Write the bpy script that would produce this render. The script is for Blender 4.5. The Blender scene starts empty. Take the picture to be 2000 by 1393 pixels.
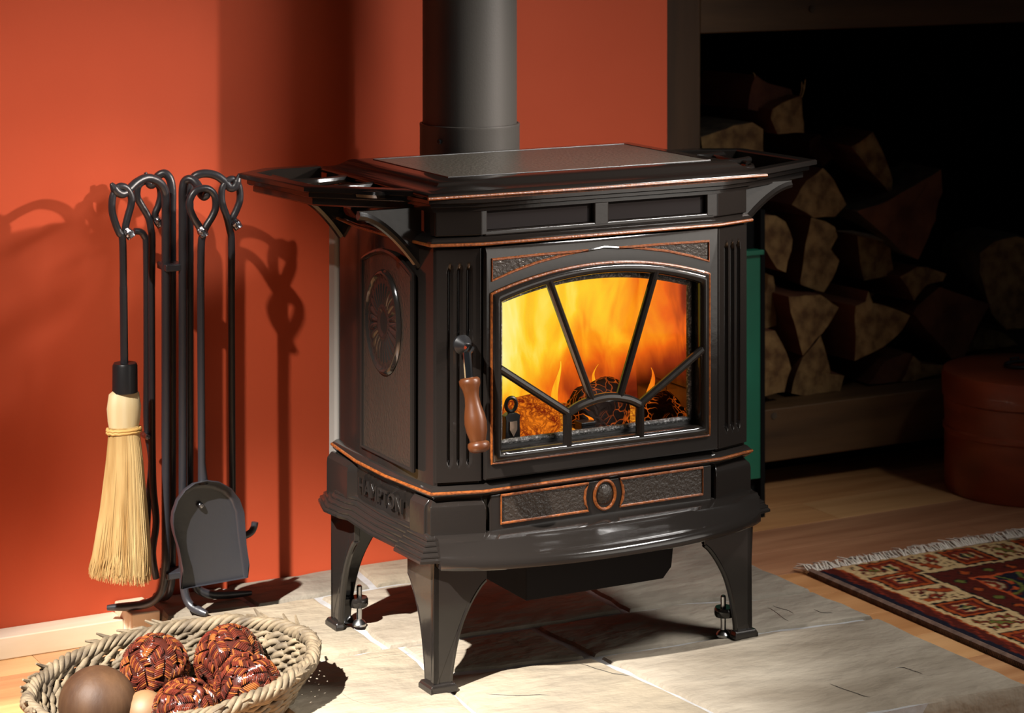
import bpy, bmesh, math, random
from mathutils import Vector, Matrix
random.seed(7)
sc = bpy.context.scene
C = sc.collection
PI = math.pi

# ------------------------------------------------------------------ frame of reference
# Everything is laid out in the stove's own frame (u right along its front, v back, z up, hearth top z=0)
F_ = 4650.; HOR = -230.; HC = 1.1485; YAW = math.radians(28.4); FLOOR = -0.05
CU, SU = math.cos(YAW), math.sin(YAW)
OX, OY = -0.11048860759, 3.38007911392
def W(u, v, z=0.0):
    return Vector((OX + u*CU - v*SU, OY + u*SU + v*CU, z - FLOOR))
def _loc(X, Y, z):
    a = X-OX; b = Y-OY
    return (a*CU+b*SU, -a*SU+b*CU, z)
def G(x, y, z=0.0):                 # survey point: on the horizontal plane z
    d = (HC-z)*F_/(y-HOR)
    return _loc((x-1000.)/F_*d, d, z)
def N(x, y, v):                     # survey point: on the vertical plane at depth v
    dx = (x-1000.)/F_; dz = -(y-HOR)/F_
    c = OX*SU - OY*CU; k = -dx*SU + CU
    t = (v-c)/k
    return _loc(dx*t, t, HC+dz*t)
def M_(x, y, u):                    # survey point: on the vertical plane at u
    dx = (x-1000.)/F_; dz = -(y-HOR)/F_
    c = -OX*CU - OY*SU; k = dx*CU + SU
    t = (u-c)/k
    return _loc(dx*t, t, HC+dz*t)

# ------------------------------------------------------------------ camera, world, lights, exposure
cam = bpy.data.objects.new('camera', bpy.data.cameras.new('camera')); C.objects.link(cam)
cam.location = (0, 0, HC-FLOOR); cam.rotation_euler = (PI/2, 0, 0)
cam.data.sensor_width = 36; cam.data.lens = F_/2000*36
cam.data.shift_y = (HOR-696.5)/2000; cam.data.clip_start = .05
cam.data.dof.use_dof = True; cam.data.dof.focus_distance = 3.45; cam.data.dof.aperture_fstop = 8
sc.camera = cam
sc.view_settings.view_transform = 'Standard'; sc.view_settings.look = 'None'
sc.view_settings.exposure = 0.0; sc.view_settings.gamma = 1; sc.view_settings.use_curve_mapping = False
w = bpy.data.worlds.new('world'); sc.world = w; w.use_nodes = True
w.node_tree.nodes['Background'].inputs[0].default_value = (.9, .95, 1.0, 1)
w.node_tree.nodes['Background'].inputs[1].default_value = 0.022
def aim(o, target):
    d = target - o.location
    o.rotation_euler = d.to_track_quat('-Z', 'Y').to_euler()
def area(name, pos, target, sx, sy, power, col, spread=180):
    l = bpy.data.lights.new(name, 'AREA'); l.shape = 'RECTANGLE'; l.size = sx; l.size_y = sy
    l.energy = power; l.color = col; l.spread = math.radians(spread)
    o = bpy.data.objects.new(name, l); C.objects.link(o); o.location = W(*pos); aim(o, W(*target)); return o
def spot(name, pos, target, power, col, ang, blend, rad):
    l = bpy.data.lights.new(name, 'SPOT'); l.energy = power; l.color = col
    l.spot_size = math.radians(ang); l.spot_blend = blend; l.shadow_soft_size = rad
    o = bpy.data.objects.new(name, l); C.objects.link(o); o.location = W(*pos); aim(o, W(*target)); return o
spot('left_spot_lamp', (-2.3, -1.15, 2.75), (-.30, -.05, .02), 3900, (1, .96, .91), 23, 1.0, .03)
spot('left_wall_fill', (-2.15, -1.05, 2.65), (-.02, .62, .26), 400, (1, .90, .80), 12, .9, .03)  # added fill, brightens the wall beyond the left spot's cone
spot('right_spot_lamp', (2.05, -1.35, 1.45), (-.72, .62, .44), 400, (1, .84, .74), 24, 1.0, .03)
area('right_sheen_fill', (1.45, -1.75, .72), (.15, -.1, .45), 1.5, 1.3, 2.1, (1, .93, .84), 60)  # added soft fill, reflected as grey sheen in the stove front
area('overhead_striplight', (1.35, -1.0, 1.85), (.27, -.05, .3), .7, .16, 9, (1, .97, .93), 70)

# ------------------------------------------------------------------ materials
MATS = {}
def mat(name, col, rough=.6, metal=0, spec=.5, col2=None, nscale=8, stretch=(1, 1, 1), bump=0, bscale=60, coat=0, contrast=(.35, .65), detail=5, bstretch=None, bdist=.003):
    m = bpy.data.materials.new(name); m.use_nodes = True; MATS[name] = m
    nt = m.node_tree; b = nt.nodes['Principled BSDF']
    b.inputs['Base Color'].default_value = (*col, 1); b.inputs['Roughness'].default_value = rough
    b.inputs['Metallic'].default_value = metal; b.inputs['Specular IOR Level'].default_value = spec
    b.inputs['Coat Weight'].default_value = coat; b.inputs['Coat Roughness'].default_value = .04
    tc = nt.nodes.new('ShaderNodeTexCoord')
    if col2 is not None:
        mp = nt.nodes.new('ShaderNodeMapping'); mp.inputs['Scale'].default_value = stretch
        n = nt.nodes.new('ShaderNodeTexNoise'); n.inputs['Scale'].default_value = nscale; n.inputs['Detail'].default_value = detail
        r = nt.nodes.new('ShaderNodeValToRGB')
        r.color_ramp.elements[0].position = contrast[0]; r.color_ramp.elements[1].position = contrast[1]
        r.color_ramp.elements[0].color = (*col, 1); r.color_ramp.elements[1].color = (*col2, 1)
        nt.links.new(tc.outputs['Object'], mp.inputs[0]); nt.links.new(mp.outputs[0], n.inputs['Vector'])
        nt.links.new(n.outputs['Fac'], r.inputs[0]); nt.links.new(r.outputs[0], b.inputs['Base Color'])
    if bump:
        n2 = nt.nodes.new('ShaderNodeTexNoise'); n2.inputs['Scale'].default_value = bscale; n2.inputs['Detail'].default_value = 4
        mp2 = nt.nodes.new('ShaderNodeMapping'); mp2.inputs['Scale'].default_value = bstretch or stretch
        bm_ = nt.nodes.new('ShaderNodeBump'); bm_.inputs['Strength'].default_value = bump; bm_.inputs['Distance'].default_value = bdist
        nt.links.new(tc.outputs['Object'], mp2.inputs[0]); nt.links.new(mp2.outputs[0], n2.inputs['Vector'])
        nt.links.new(n2.outputs['Fac'], bm_.inputs['Height']); nt.links.new(bm_.outputs[0], b.inputs['Normal'])
    return m
ENAMEL = mat('brown_enamel', (.012, .0098, .0085), .13, spec=.4, bump=.04, bscale=90, coat=.15)
ENROUGH = mat('pebbled_enamel', (.024, .018, .014), .2, spec=.5, bump=.55, bscale=240, coat=.2)
TOPM = mat('hammered_enamel', (.085, .078, .064), .30, spec=.6, bump=.45, bscale=190)
BEAD = mat('worn_edge_enamel', (.10, .025, .006), .3, col2=(.23, .065, .013), nscale=260, bump=.3, bscale=300, coat=.3)
PIPE = mat('pipe_paint', (.065, .061, .055), .48, spec=.4, bump=.05, bscale=300)
SHIELD = mat('heat_shield_paint', (.17, .16, .145), .5, spec=.4)
BLACKM = mat('black_steel', (.012, .012, .013), .35, spec=.4)
IRON = mat('wrought_iron', (.022, .022, .026), .36, spec=.6, bump=.15, bscale=90)
IRONB = mat('bright_hammered_iron', (.45, .45, .48), .25, metal=1, bump=.9, bscale=120)
ZINC = mat('zinc_bolt', (.5, .5, .5), .28, metal=1)
CHROME = mat('chrome', (.75, .75, .76), .08, metal=1)
WALL = mat('orange_wall_paint', (.56, .088, .034), .66, spec=.2, col2=(.52, .078, .029), nscale=3, bump=.03, bscale=200)
WALNUT = mat('handle_wood', (.055, .016, .005), .36, spec=.3, col2=(.09, .028, .008), nscale=30, stretch=(1, 1, .12), coat=.08)
OLDWOOD = mat('dark_frame_wood', (.060, .030, .011), .6, col2=(.13, .068, .026), nscale=14, stretch=(.15, 1, 1.4), bump=.25, bscale=50, detail=8)
OLDWOODV = mat('dark_frame_wood_upright', (.060, .030, .011), .6, col2=(.11, .055, .022), nscale=14, stretch=(1.4, 1, .12), bump=.25, bscale=50, detail=8)
LEDGEM = mat('pale_ledge_wood', (.62, .46, .28), .6, col2=(.78, .66, .50), nscale=9, stretch=(.3, 2, 1), bump=.2, bscale=40)
STONE = [mat('sandstone_%d' % i, a, .82, spec=.3, col2=b_, nscale=n, stretch=(1, 1.8, 1), bump=1, bscale=17, bdist=.010, contrast=(.3, .7), detail=12) for i, (a, b_, n) in enumerate([
    ((.15, .12, .085), (.28, .24, .185), 5), ((.18, .15, .11), (.28, .23, .16), 4), ((.145, .125, .098), (.27, .235, .185), 6)])]
MORTAR = mat('pale_mortar', (.30, .30, .30), .9, col2=(.24, .23, .22), nscale=30, bump=.5)
LOGEND = mat('split_log_end', (.13, .062, .020), .8, col2=(.36, .215, .080), nscale=34, bump=.5, bscale=60, detail=8)
LOGSIDE = mat('split_log_side', (.08, .022, .010), .8, col2=(.20, .070, .028), nscale=14, stretch=(1, .15, 1), bump=.5, bscale=40, detail=8)
BARK = mat('log_bark', (.05, .035, .025), .9, col2=(.11, .08, .05), nscale=30, bump=1, bscale=50)
BUCKET = mat('red_brown_lacquer', (.36, .075, .028), .35, col2=(.24, .050, .022), nscale=7, stretch=(1, 1, 3), coat=.2, bump=.08)
GREEN = mat('green_paint', (.012, .16, .09), .4, col2=(.01, .11, .06), nscale=5)
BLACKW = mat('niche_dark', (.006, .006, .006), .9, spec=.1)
STRAW = mat('broom_straw', (.36, .20, .06), .6, col2=(.60, .43, .19), nscale=60, stretch=(1, 1, .05), contrast=(.3, .7))
STRAWT = mat('broom_straw_pale', (.66, .55, .33), .6, col2=(.58, .44, .22), nscale=60, stretch=(1, 1, .05))
TWINE = mat('tan_twine', (.55, .33, .10), .7)
PANM = mat('matt_black_steel', (.010, .008, .008), .8, spec=.12)
WICKER = mat('grey_wicker', (.050, .034, .018), .75, col2=(.175, .13, .075), nscale=35, stretch=(1, 1, 1), bump=.5, bscale=120, contrast=(.3, .7))
REEDS = [mat('varnished_reed_%d' % i, c, .18, spec=.7, coat=.6, col2=c2, nscale=60) for i, (c, c2) in enumerate([((.07, .012, .008), (.11, .022, .011)), ((.16, .045, .011), (.22, .07, .018)), ((.03, .008, .006), (.055, .013, .008))])]
COCO = mat('coconut_shell', (.030, .0125, .005), .6, spec=.25, col2=(.065, .031, .013), nscale=20, stretch=(1, 1, .2), bump=.3, bscale=80)
COCOT = mat('tan_husk', (.16, .085, .035), .6, col2=(.11, .055, .022), nscale=25)
FIREBRICK = mat('firebrick', (.30, .22, .16), .9, col2=(.20, .13, .09), nscale=14, bump=.4)
FRINGE = mat('wool_fringe', (.52, .47, .40), .9, col2=(.68, .63, .56), nscale=60)
BINDING = mat('rug_binding', (.09, .05, .035), .9, col2=(.17, .10, .07), nscale=60)
GASKET = mat('gasket_rope', (.05, .05, .05), .6, metal=.2, col2=(.22, .22, .22), nscale=300, bump=.6, bscale=400, contrast=(.5, .6))
WOODS = []
for i, (a, b_) in enumerate([((.36, .165, .07), (.56, .30, .14)), ((.42, .19, .07), (.60, .31, .13)), ((.28, .12, .06), (.46, .23, .12)), ((.48, .24, .095), (.64, .36, .16)), ((.34, .145, .06), (.52, .24, .10))]):
    WOODS.append(mat('floor_plank_wood_%d' % i, a, .38, spec=.45, col2=b_, nscale=9, stretch=(.35, 4, 1), bump=.12, bscale=30, bstretch=(.2, 6, 1), detail=9, contrast=(.3, .7)))

def nodes_mat(name):
    m = bpy.data.materials.new(name); m.use_nodes = True; nt = m.node_tree; nt.nodes.clear()
    out = nt.nodes.new('ShaderNodeOutputMaterial'); return m, nt, out
# glass: thin pane
GLASS, nt, out = nodes_mat('stove_glass')
tr = nt.nodes.new('ShaderNodeBsdfTransparent'); gl = nt.nodes.new('ShaderNodeBsdfGlossy'); gl.inputs['Roughness'].default_value = .03
mx = nt.nodes.new('ShaderNodeMixShader'); fr = nt.nodes.new('ShaderNodeFresnel'); fr.inputs[0].default_value = 1.1
nt.links.new(fr.outputs[0], mx.inputs[0]); nt.links.new(tr.outputs[0], mx.inputs[1]); nt.links.new(gl.outputs[0], mx.inputs[2]); nt.links.new(mx.outputs[0], out.inputs[0])
# flames
def flame_mat(name, left, slope, alpha_lo, seed, strength=1.0, zbias=0.0):
    m, nt, out = nodes_mat(name)
    L = nt.links.new
    tc = nt.nodes.new('ShaderNodeTexCoord')
    sep = nt.nodes.new('ShaderNodeSeparateXYZ'); L(tc.outputs['Object'], sep.inputs[0])
    mp = nt.nodes.new('ShaderNodeMapping'); mp.inputs['Scale'].default_value = (1, 1, .38); mp.inputs['Location'].default_value = (seed, seed*.7, seed*.3)
    L(tc.outputs['Object'], mp.inputs[0])
    w1 = nt.nodes.new('ShaderNodeTexNoise'); w1.inputs['Scale'].default_value = 9; w1.inputs['Detail'].default_value = 2
    L(mp.outputs[0], w1.inputs['Vector'])
    ad = nt.nodes.new('ShaderNodeMixRGB'); ad.blend_type = 'LINEAR_LIGHT'; ad.inputs[0].default_value = .07
    L(mp.outputs[0], ad.inputs[1]); L(w1.outputs['Color'], ad.inputs[2])
    n = nt.nodes.new('ShaderNodeTexNoise'); n.inputs['Scale'].default_value = 16; n.inputs['Detail'].default_value = 6; n.inputs['Roughness'].default_value = .5
    L(ad.outputs[0], n.inputs['Vector'])
    def math_(op, a, b):
        q = nt.nodes.new('ShaderNodeMath'); q.operation = op
        for i, t in enumerate((a, b)):
            if isinstance(t, (int, float)): q.inputs[i].default_value = t
            else: L(t, q.inputs[i])
        return q.outputs[0]
    base = math_('SUBTRACT', left, math_('MULTIPLY', sep.outputs['X'], slope))
    t = math_('ADD', base, math_('MULTIPLY', math_('SUBTRACT', n.outputs['Fac'], .5), 1.15))
    r = nt.nodes.new('ShaderNodeValToRGB'); cr = r.color_ramp
    cr.elements[0].position = 0.0; cr.elements[0].color = (.10, .010, .003, 1)
    cr.elements[1].position = 1.0; cr.elements[1].color = (1.05, .93, .36, 1)
    for p, c in ((.2, (.33, .035, .006)), (.38, (.85, .13, .007)), (.55, (1.0, .32, .010)), (.72, (1.0, .62, .025)), (.86, (1.0, .80, .12))):
        e = cr.elements.new(p); e.color = (*c, 1)
    if zbias:
        m3 = nt.nodes.new('ShaderNodeMapRange'); m3.inputs['From Min'].default_value = .055; m3.inputs['From Max'].default_value = .13; m3.inputs['To Min'].default_value = .34; m3.inputs['To Max'].default_value = 0
        L(sep.outputs['Z'], m3.inputs[0]); tcol = math_('SUBTRACT', t, m3.outputs[0])
    else: tcol = t
    L(tcol, r.inputs[0])
    em = nt.nodes.new('ShaderNodeEmission'); em.inputs[1].default_value = strength; L(r.outputs[0], em.inputs[0])
    if alpha_lo is None:
        L(em.outputs[0], out.inputs[0])
    else:
        trn = nt.nodes.new('ShaderNodeBsdfTransparent'); mix = nt.nodes.new('ShaderNodeMixShader')
        mr = nt.nodes.new('ShaderNodeMapRange'); mr.inputs['From Min'].default_value = alpha_lo; mr.inputs['From Max'].default_value = alpha_lo+.4
        L(t, mr.inputs[0])
        fac = mr.outputs[0]
        if zbias:
            m2 = nt.nodes.new('ShaderNodeMapRange'); m2.inputs['From Min'].default_value = .060; m2.inputs['From Max'].default_value = .125
            L(sep.outputs['Z'], m2.inputs[0]); fac = math_('MULTIPLY', fac, m2.outputs[0])
        L(fac, mix.inputs[0]); L(trn.outputs[0], mix.inputs[1]); L(em.outputs[0], mix.inputs[2]); L(mix.outputs[0], out.inputs[0])
    return m
FLAME1 = flame_mat('flame_curtain', .52, 1.7, None, 1.3, 1.0, .0)
FLAME2 = flame_mat('flame_tongue', .72, 2.1, -.15, 4.1, 1.0, 1)
FLAME3 = flame_mat('flame_tongue_low', .50, .7, .05, 7.7, 1.0, .0)
# charred log with glowing cracks
CHAR, nt, out = nodes_mat('charred_log')
L = nt.links.new
tc = nt.nodes.new('ShaderNodeTexCoord'); vo = nt.nodes.new('ShaderNodeTexVoronoi'); vo.feature = 'DISTANCE_TO_EDGE'; vo.inputs['Scale'].default_value = 70
nz = nt.nodes.new('ShaderNodeTexNoise'); nz.inputs['Scale'].default_value = 22
mp = nt.nodes.new('ShaderNodeMixRGB'); mp.blend_type = 'LINEAR_LIGHT'; mp.inputs[0].default_value = .03
L(tc.outputs['Object'], mp.inputs[1]); L(nz.outputs['Color'], mp.inputs[2]); L(tc.outputs['Object'], nz.inputs['Vector']); L(mp.outputs[0], vo.inputs['Vector'])
rp = nt.nodes.new('ShaderNodeValToRGB'); rp.color_ramp.elements[0].color = (1, 1, 1, 1); rp.color_ramp.elements[1].position = .075; rp.color_ramp.elements[1].color = (0, 0, 0, 1)
L(vo.outputs['Distance'], rp.inputs[0])
rn = nt.nodes.new('ShaderNodeValToRGB'); rn.color_ramp.elements[0].position = .38; rn.color_ramp.elements[1].position = .68; L(nz.outputs['Fac'], rn.inputs[0])
ml = nt.nodes.new('ShaderNodeMath'); ml.operation = 'MULTIPLY'; L(rp.outputs[0], ml.inputs[0]); L(rn.outputs[0], ml.inputs[1])
pb = nt.nodes.new('ShaderNodeBsdfPrincipled'); pb.inputs['Base Color'].default_value = (.012, .006, .004, 1); pb.inputs['Specular IOR Level'].default_value = .15; pb.inputs['Roughness'].default_value = .8
pb.inputs['Emission Color'].default_value = (1, .16, .01, 1); ms = nt.nodes.new('ShaderNodeMath'); ms.operation = 'MULTIPLY'; ms.inputs[1].default_value = .75
L(ml.outputs[0], ms.inputs[0]); L(ms.outputs[0], pb.inputs['Emission Strength'])
bp = nt.nodes.new('ShaderNodeBump'); bp.inputs['Strength'].default_value = .8; bp.inputs['Distance'].default_value = .004; L(vo.outputs['Distance'], bp.inputs['Height']); L(bp.outputs[0], pb.inputs['Normal'])
L(pb.outputs[0], out.inputs[0])
def ember_mat(name, col, s):
    m, nt, out = nodes_mat(name)
    L = nt.links.new
    tc = nt.nodes.new('ShaderNodeTexCoord'); vo = nt.nodes.new('ShaderNodeTexVoronoi'); vo.feature = 'DISTANCE_TO_EDGE'; vo.inputs['Scale'].default_value = 110
    nz = nt.nodes.new('ShaderNodeTexNoise'); nz.inputs['Scale'].default_value = 40; nz.inputs['Detail'].default_value = 5
    dm = nt.nodes.new('ShaderNodeMixRGB'); dm.blend_type = 'LINEAR_LIGHT'; dm.inputs[0].default_value = .03
    L(tc.outputs['Object'], nz.inputs['Vector']); L(tc.outputs['Object'], dm.inputs[1]); L(nz.outputs['Color'], dm.inputs[2]); L(dm.outputs[0], vo.inputs['Vector'])
    mu = nt.nodes.new('ShaderNodeMath'); mu.operation = 'MULTIPLY'; L(vo.outputs['Distance'], mu.inputs[0]); mu.inputs[1].default_value = 1.2
    a = nt.nodes.new('ShaderNodeMath'); a.operation = 'ADD'; L(mu.outputs[0], a.inputs[0]); L(nz.outputs['Fac'], a.inputs[1])
    r = nt.nodes.new('ShaderNodeValToRGB'); r.color_ramp.elements[0].position = .45; r.color_ramp.elements[0].color = (.22, .02, .004, 1)
    r.color_ramp.elements[1].position = .95; r.color_ramp.elements[1].color = (*col, 1); L(a.outputs[0], r.inputs[0])
    e = nt.nodes.new('ShaderNodeEmission'); e.inputs[1].default_value = s; L(r.outputs[0], e.inputs[0]); L(e.outputs[0], out.inputs[0]); return m
GLOWLOG = ember_mat('glowing_log', (1, .24, .012), .8)
EMBER = ember_mat('ember_bed', (1, .36, .02), .8)
# rug uses a colour attribute (the knotted pattern itself)
RUG = mat('rug_pile', (.2, .04, .03), .95, spec=.1, bump=.5, bscale=500)
nt = RUG.node_tree; at_ = nt.nodes.new('ShaderNodeVertexColor'); at_.layer_name = 'Col'; nt.links.new(at_.outputs[0], nt.nodes['Principled BSDF'].inputs['Base Color'])

# ------------------------------------------------------------------ mesh builder
class MB:
    def __init__(s): s.v = []; s.f = []; s.m = []
    def add(s, vs, fs, mi=0):
        o = len(s.v); s.v += [tuple(x) for x in vs]; s.f += [tuple(o+i for i in f) for f in fs]; s.m += [mi]*len(fs); return s
    def box(s, a, b, mi=0):
        x0, y0, z0 = a; x1, y1, z1 = b
        vs = [(x0, y0, z0), (x1, y0, z0), (x1, y1, z0), (x0, y1, z0), (x0, y0, z1), (x1, y0, z1), (x1, y1, z1), (x0, y1, z1)]
        return s.add(vs, [(0, 3, 2, 1), (4, 5, 6, 7), (0, 1, 5, 4), (1, 2, 6, 5), (2, 3, 7, 6), (3, 0, 4, 7)], mi)
    def prism(s, pts, fn, t0, t1, mi=0, mi_side=None):   # pts 2-D; fn(a,b,t)->3-D
        n = len(pts)
        vs = [fn(a, b, t0) for a, b in pts]+[fn(a, b, t1) for a, b in pts]
        s.add(vs, [tuple(range(n)), tuple(range(2*n-1, n-1, -1))], mi)
        return s.add(vs, [(i, (i+1) % n, n+(i+1) % n, n+i) for i in range(n)], mi if mi_side is None else mi_side)
    def rings(s, rs, closed=True, cap0=True, cap1=True, mi=0):
        n = len(rs[0]); vs = [p for r in rs for p in r]; fs = []
        for k in range(len(rs)-1):
            for i in range(n if closed else n-1):
                j = (i+1) % n
                fs.append((k*n+i, k*n+j, (k+1)*n+j, (k+1)*n+i))
        if cap0: fs.append(tuple(range(n-1, -1, -1)))
        if cap1: fs.append(tuple((len(rs)-1)*n+i for i in range(n)))
        return s.add(vs, fs, mi)
    def tube(s, path, r, seg=8, closed=False, flat=None, mi=0):
        P = [Vector(p) for p in path]; n = len(P)
        R = r if isinstance(r, (list, tuple)) else [r]*n
        T = []
        for i in range(n):
            a = P[(i-1) % n] if (closed or i > 0) else P[i]; b = P[(i+1) % n] if (closed or i < n-1) else P[i]
            d = b-a; T.append(d.normalized() if d.length > 1e-9 else Vector((0, 0, 1)))
        up = Vector((0, 1, 0)) if abs(T[0].y) < .9 else Vector((1, 0, 0))
        nrm = (up - T[0]*up.dot(T[0])).normalized(); rs = []
        for i in range(n):
            nrm = (nrm - T[i]*nrm.dot(T[i])); nrm = nrm.normalized() if nrm.length > 1e-6 else T[i].orthogonal().normalized()
            bn = T[i].cross(nrm); fl = flat or 1
            rs.append([P[i] + (nrm*math.cos(2*PI*k/seg)*fl + bn*math.sin(2*PI*k/seg))*R[i] for k in range(seg)])
        if closed: rs.append(rs[0])
        return s.rings(rs, cap0=not closed, cap1=not closed, mi=mi)
    def lathe(s, prof, c=(0, 0, 0), seg=24, axis=None, mi=0):    # prof (r,h)
        c = Vector(c); A = Vector(axis or (0, 0, 1)).normalized(); e = A.orthogonal().normalized(); g = A.cross(e)
        rs = [[c + A*h + (e*math.cos(2*PI*k/seg)+g*math.sin(2*PI*k/seg))*max(r, 1e-5) for k in range(seg)] for r, h in prof]
        return s.rings(rs, mi=mi)
ORG = {}
def build(name, mb, mats, parent=None, org=None, smooth=30, bevel=0, bseg=2):
    if parent is not None: o0 = ORG[parent.name]
    else:
        if org is None:
            xs = [p[0] for p in mb.v]; ys = [p[1] for p in mb.v]; zs = [p[2] for p in mb.v]
            org = ((min(xs)+max(xs))/2, (min(ys)+max(ys))/2, min(zs))
        o0 = org
    me = bpy.data.meshes.new(name)
    me.from_pydata([(p[0]-o0[0], p[1]-o0[1], p[2]-o0[2]) for p in mb.v], [], mb.f)
    for m in (mats if isinstance(mats, (list, tuple)) else [mats]): me.materials.append(m)
    me.polygons.foreach_set('material_index', mb.m)
    bm = bmesh.new(); bm.from_mesh(me); bmesh.ops.remove_doubles(bm, verts=bm.verts, dist=1e-6)
    bmesh.ops.recalc_face_normals(bm, faces=bm.faces); bm.to_mesh(me); bm.free()
    if smooth:
        me.polygons.foreach_set('use_smooth', [True]*len(me.polygons)); me.set_sharp_from_angle(angle=math.radians(smooth))
    o = bpy.data.objects.new(name, me); C.objects.link(o); ORG[o.name] = o0
    if parent is not None: o.parent = parent
    else: o.location = W(*o0); o.rotation_euler = (0, 0, YAW)
    if bevel:
        b = o.modifiers.new('bevel', 'BEVEL'); b.width = bevel; b.segments = bseg; b.limit_method = 'ANGLE'; b.angle_limit = math.radians(35); b.harden_normals = True
    return o
def thing(name, label, cat, org, group=None):
    o = bpy.data.objects.new(name, None); C.objects.link(o); o.empty_display_size = .05
    o.location = W(*org); o.rotation_euler = (0, 0, YAW); ORG[o.name] = org
    o['label'] = label; o['category'] = cat
    if group: o['group'] = group
    return o
def tag(o, label, cat, group=None):
    o['label'] = label; o['category'] = cat
    if group: o['group'] = group
    return o
def struct(o): o['kind'] = 'structure'; return o
def stuff(o): o['kind'] = 'stuff'; return o
def smoothpath(pts, n=8, closed=False):
    P = [Vector(p) for p in pts]; out = []; m = len(P)
    for i in range(m if closed else m-1):
        p0 = P[(i-1) % m] if (closed or i > 0) else P[i]; p1 = P[i]; p2 = P[(i+1) % m]; p3 = P[(i+2) % m] if (closed or i < m-2) else p2
        for k in range(n):
            t = k/n
            out.append(.5*((2*p1)+(p2-p0)*t+(2*p0-5*p1+4*p2-p3)*t*t+(3*p1-p0-3*p2+p3)*t**3))
    if not closed: out.append(P[-1])
    return out
def offs(pts, d, closed=True):      # outward offset of a clockwise-from-back-left (v down) outline
    n = len(pts); out = []
    for i in range(n):
        p = Vector(pts[i]); nn = []
        for a, b in (((i-1) % n, i), (i, (i+1) % n)):
            if not closed and (abs(a-b) > 1): continue
            e = Vector(pts[b])-Vector(pts[a]); e.normalize(); nn.append(Vector((e.y, -e.x)))
        m = sum(nn, Vector((0, 0))); m.normalize(); c = m.dot(nn[0])
        out.append(p + m*d/max(c, .3))
    return [(q.x, q.y) for q in out]
def loft(mb, outline, levels, mi=0, caps=True):
    return mb.rings([[(u, v, z) for u, v in offs(outline, d)] for d, z in levels], cap0=caps, cap1=caps, mi=mi)
def mir(p): return (.53-p[0], p[1], p[2])
def mirror(mb):
    m = MB(); m.v = [mir(p) for p in mb.v]; m.f = list(mb.f); m.m = list(mb.m); return m

# ================================================================== SETTING
fl_ = build('floor', MB().box((-2.2, -2.6, FLOOR-.03), (3.6, 1.9, FLOOR-.012)), mat('subfloor', (.03, .02, .012), .9), org=(0, 0, FLOOR-.03)); struct(fl_)
# planks run parallel with the wall
row = 0; v = 1.0; PW = .125
while v > -1.9:
    u = -2.0 + random.uniform(0, .6)
    if -.2 < v < 1: u = -1.3-.3*((row*7) % 5)/2
    while u < 3.2:
        Lp = random.uniform(.7, 1.15)
        if not (v-PW > -.36 and v < .62 and u > -.2 and u+Lp < .75):
            mb = MB().box((u+.0004, v-PW+.0007, FLOOR-.012), (u+Lp-.0004, v-.0005, FLOOR+random.uniform(-.0001, .0001)))
            o = build('plank', mb, random.choice(WOODS), fl_, bevel=.0005, bseg=1)
        u += Lp
    v -= PW; row += 1
# orange wall and its return at the firewood niche
wl = build('wall_back', MB().prism([(-1.9, .62), (.779, .62), (.779, .66), (-1.9, .66)], lambda a, b, t: (a, b, t), FLOOR, 2.4), WALL, smooth=0); struct(wl)
# pale wooden ledge at foot of wall
lg = build('baseboard_back', MB().box((-1.9, .572, FLOOR), (-.262, .62, -.0155)), LEDGEM, bevel=.002); struct(lg)
# niche shell
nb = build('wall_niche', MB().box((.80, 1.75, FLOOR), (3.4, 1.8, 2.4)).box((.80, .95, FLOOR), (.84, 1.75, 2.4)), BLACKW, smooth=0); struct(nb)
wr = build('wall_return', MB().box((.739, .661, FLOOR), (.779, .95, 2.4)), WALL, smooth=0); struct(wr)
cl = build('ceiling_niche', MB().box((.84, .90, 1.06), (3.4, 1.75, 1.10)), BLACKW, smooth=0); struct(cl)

wf = build('wall_back_right', MB().box((2.8, .93, FLOOR), (3.6, .99, 2.4)).box((.80, .951, 1.10), (2.8, .99, 2.4)), WALL, smooth=0); struct(wf)
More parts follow.
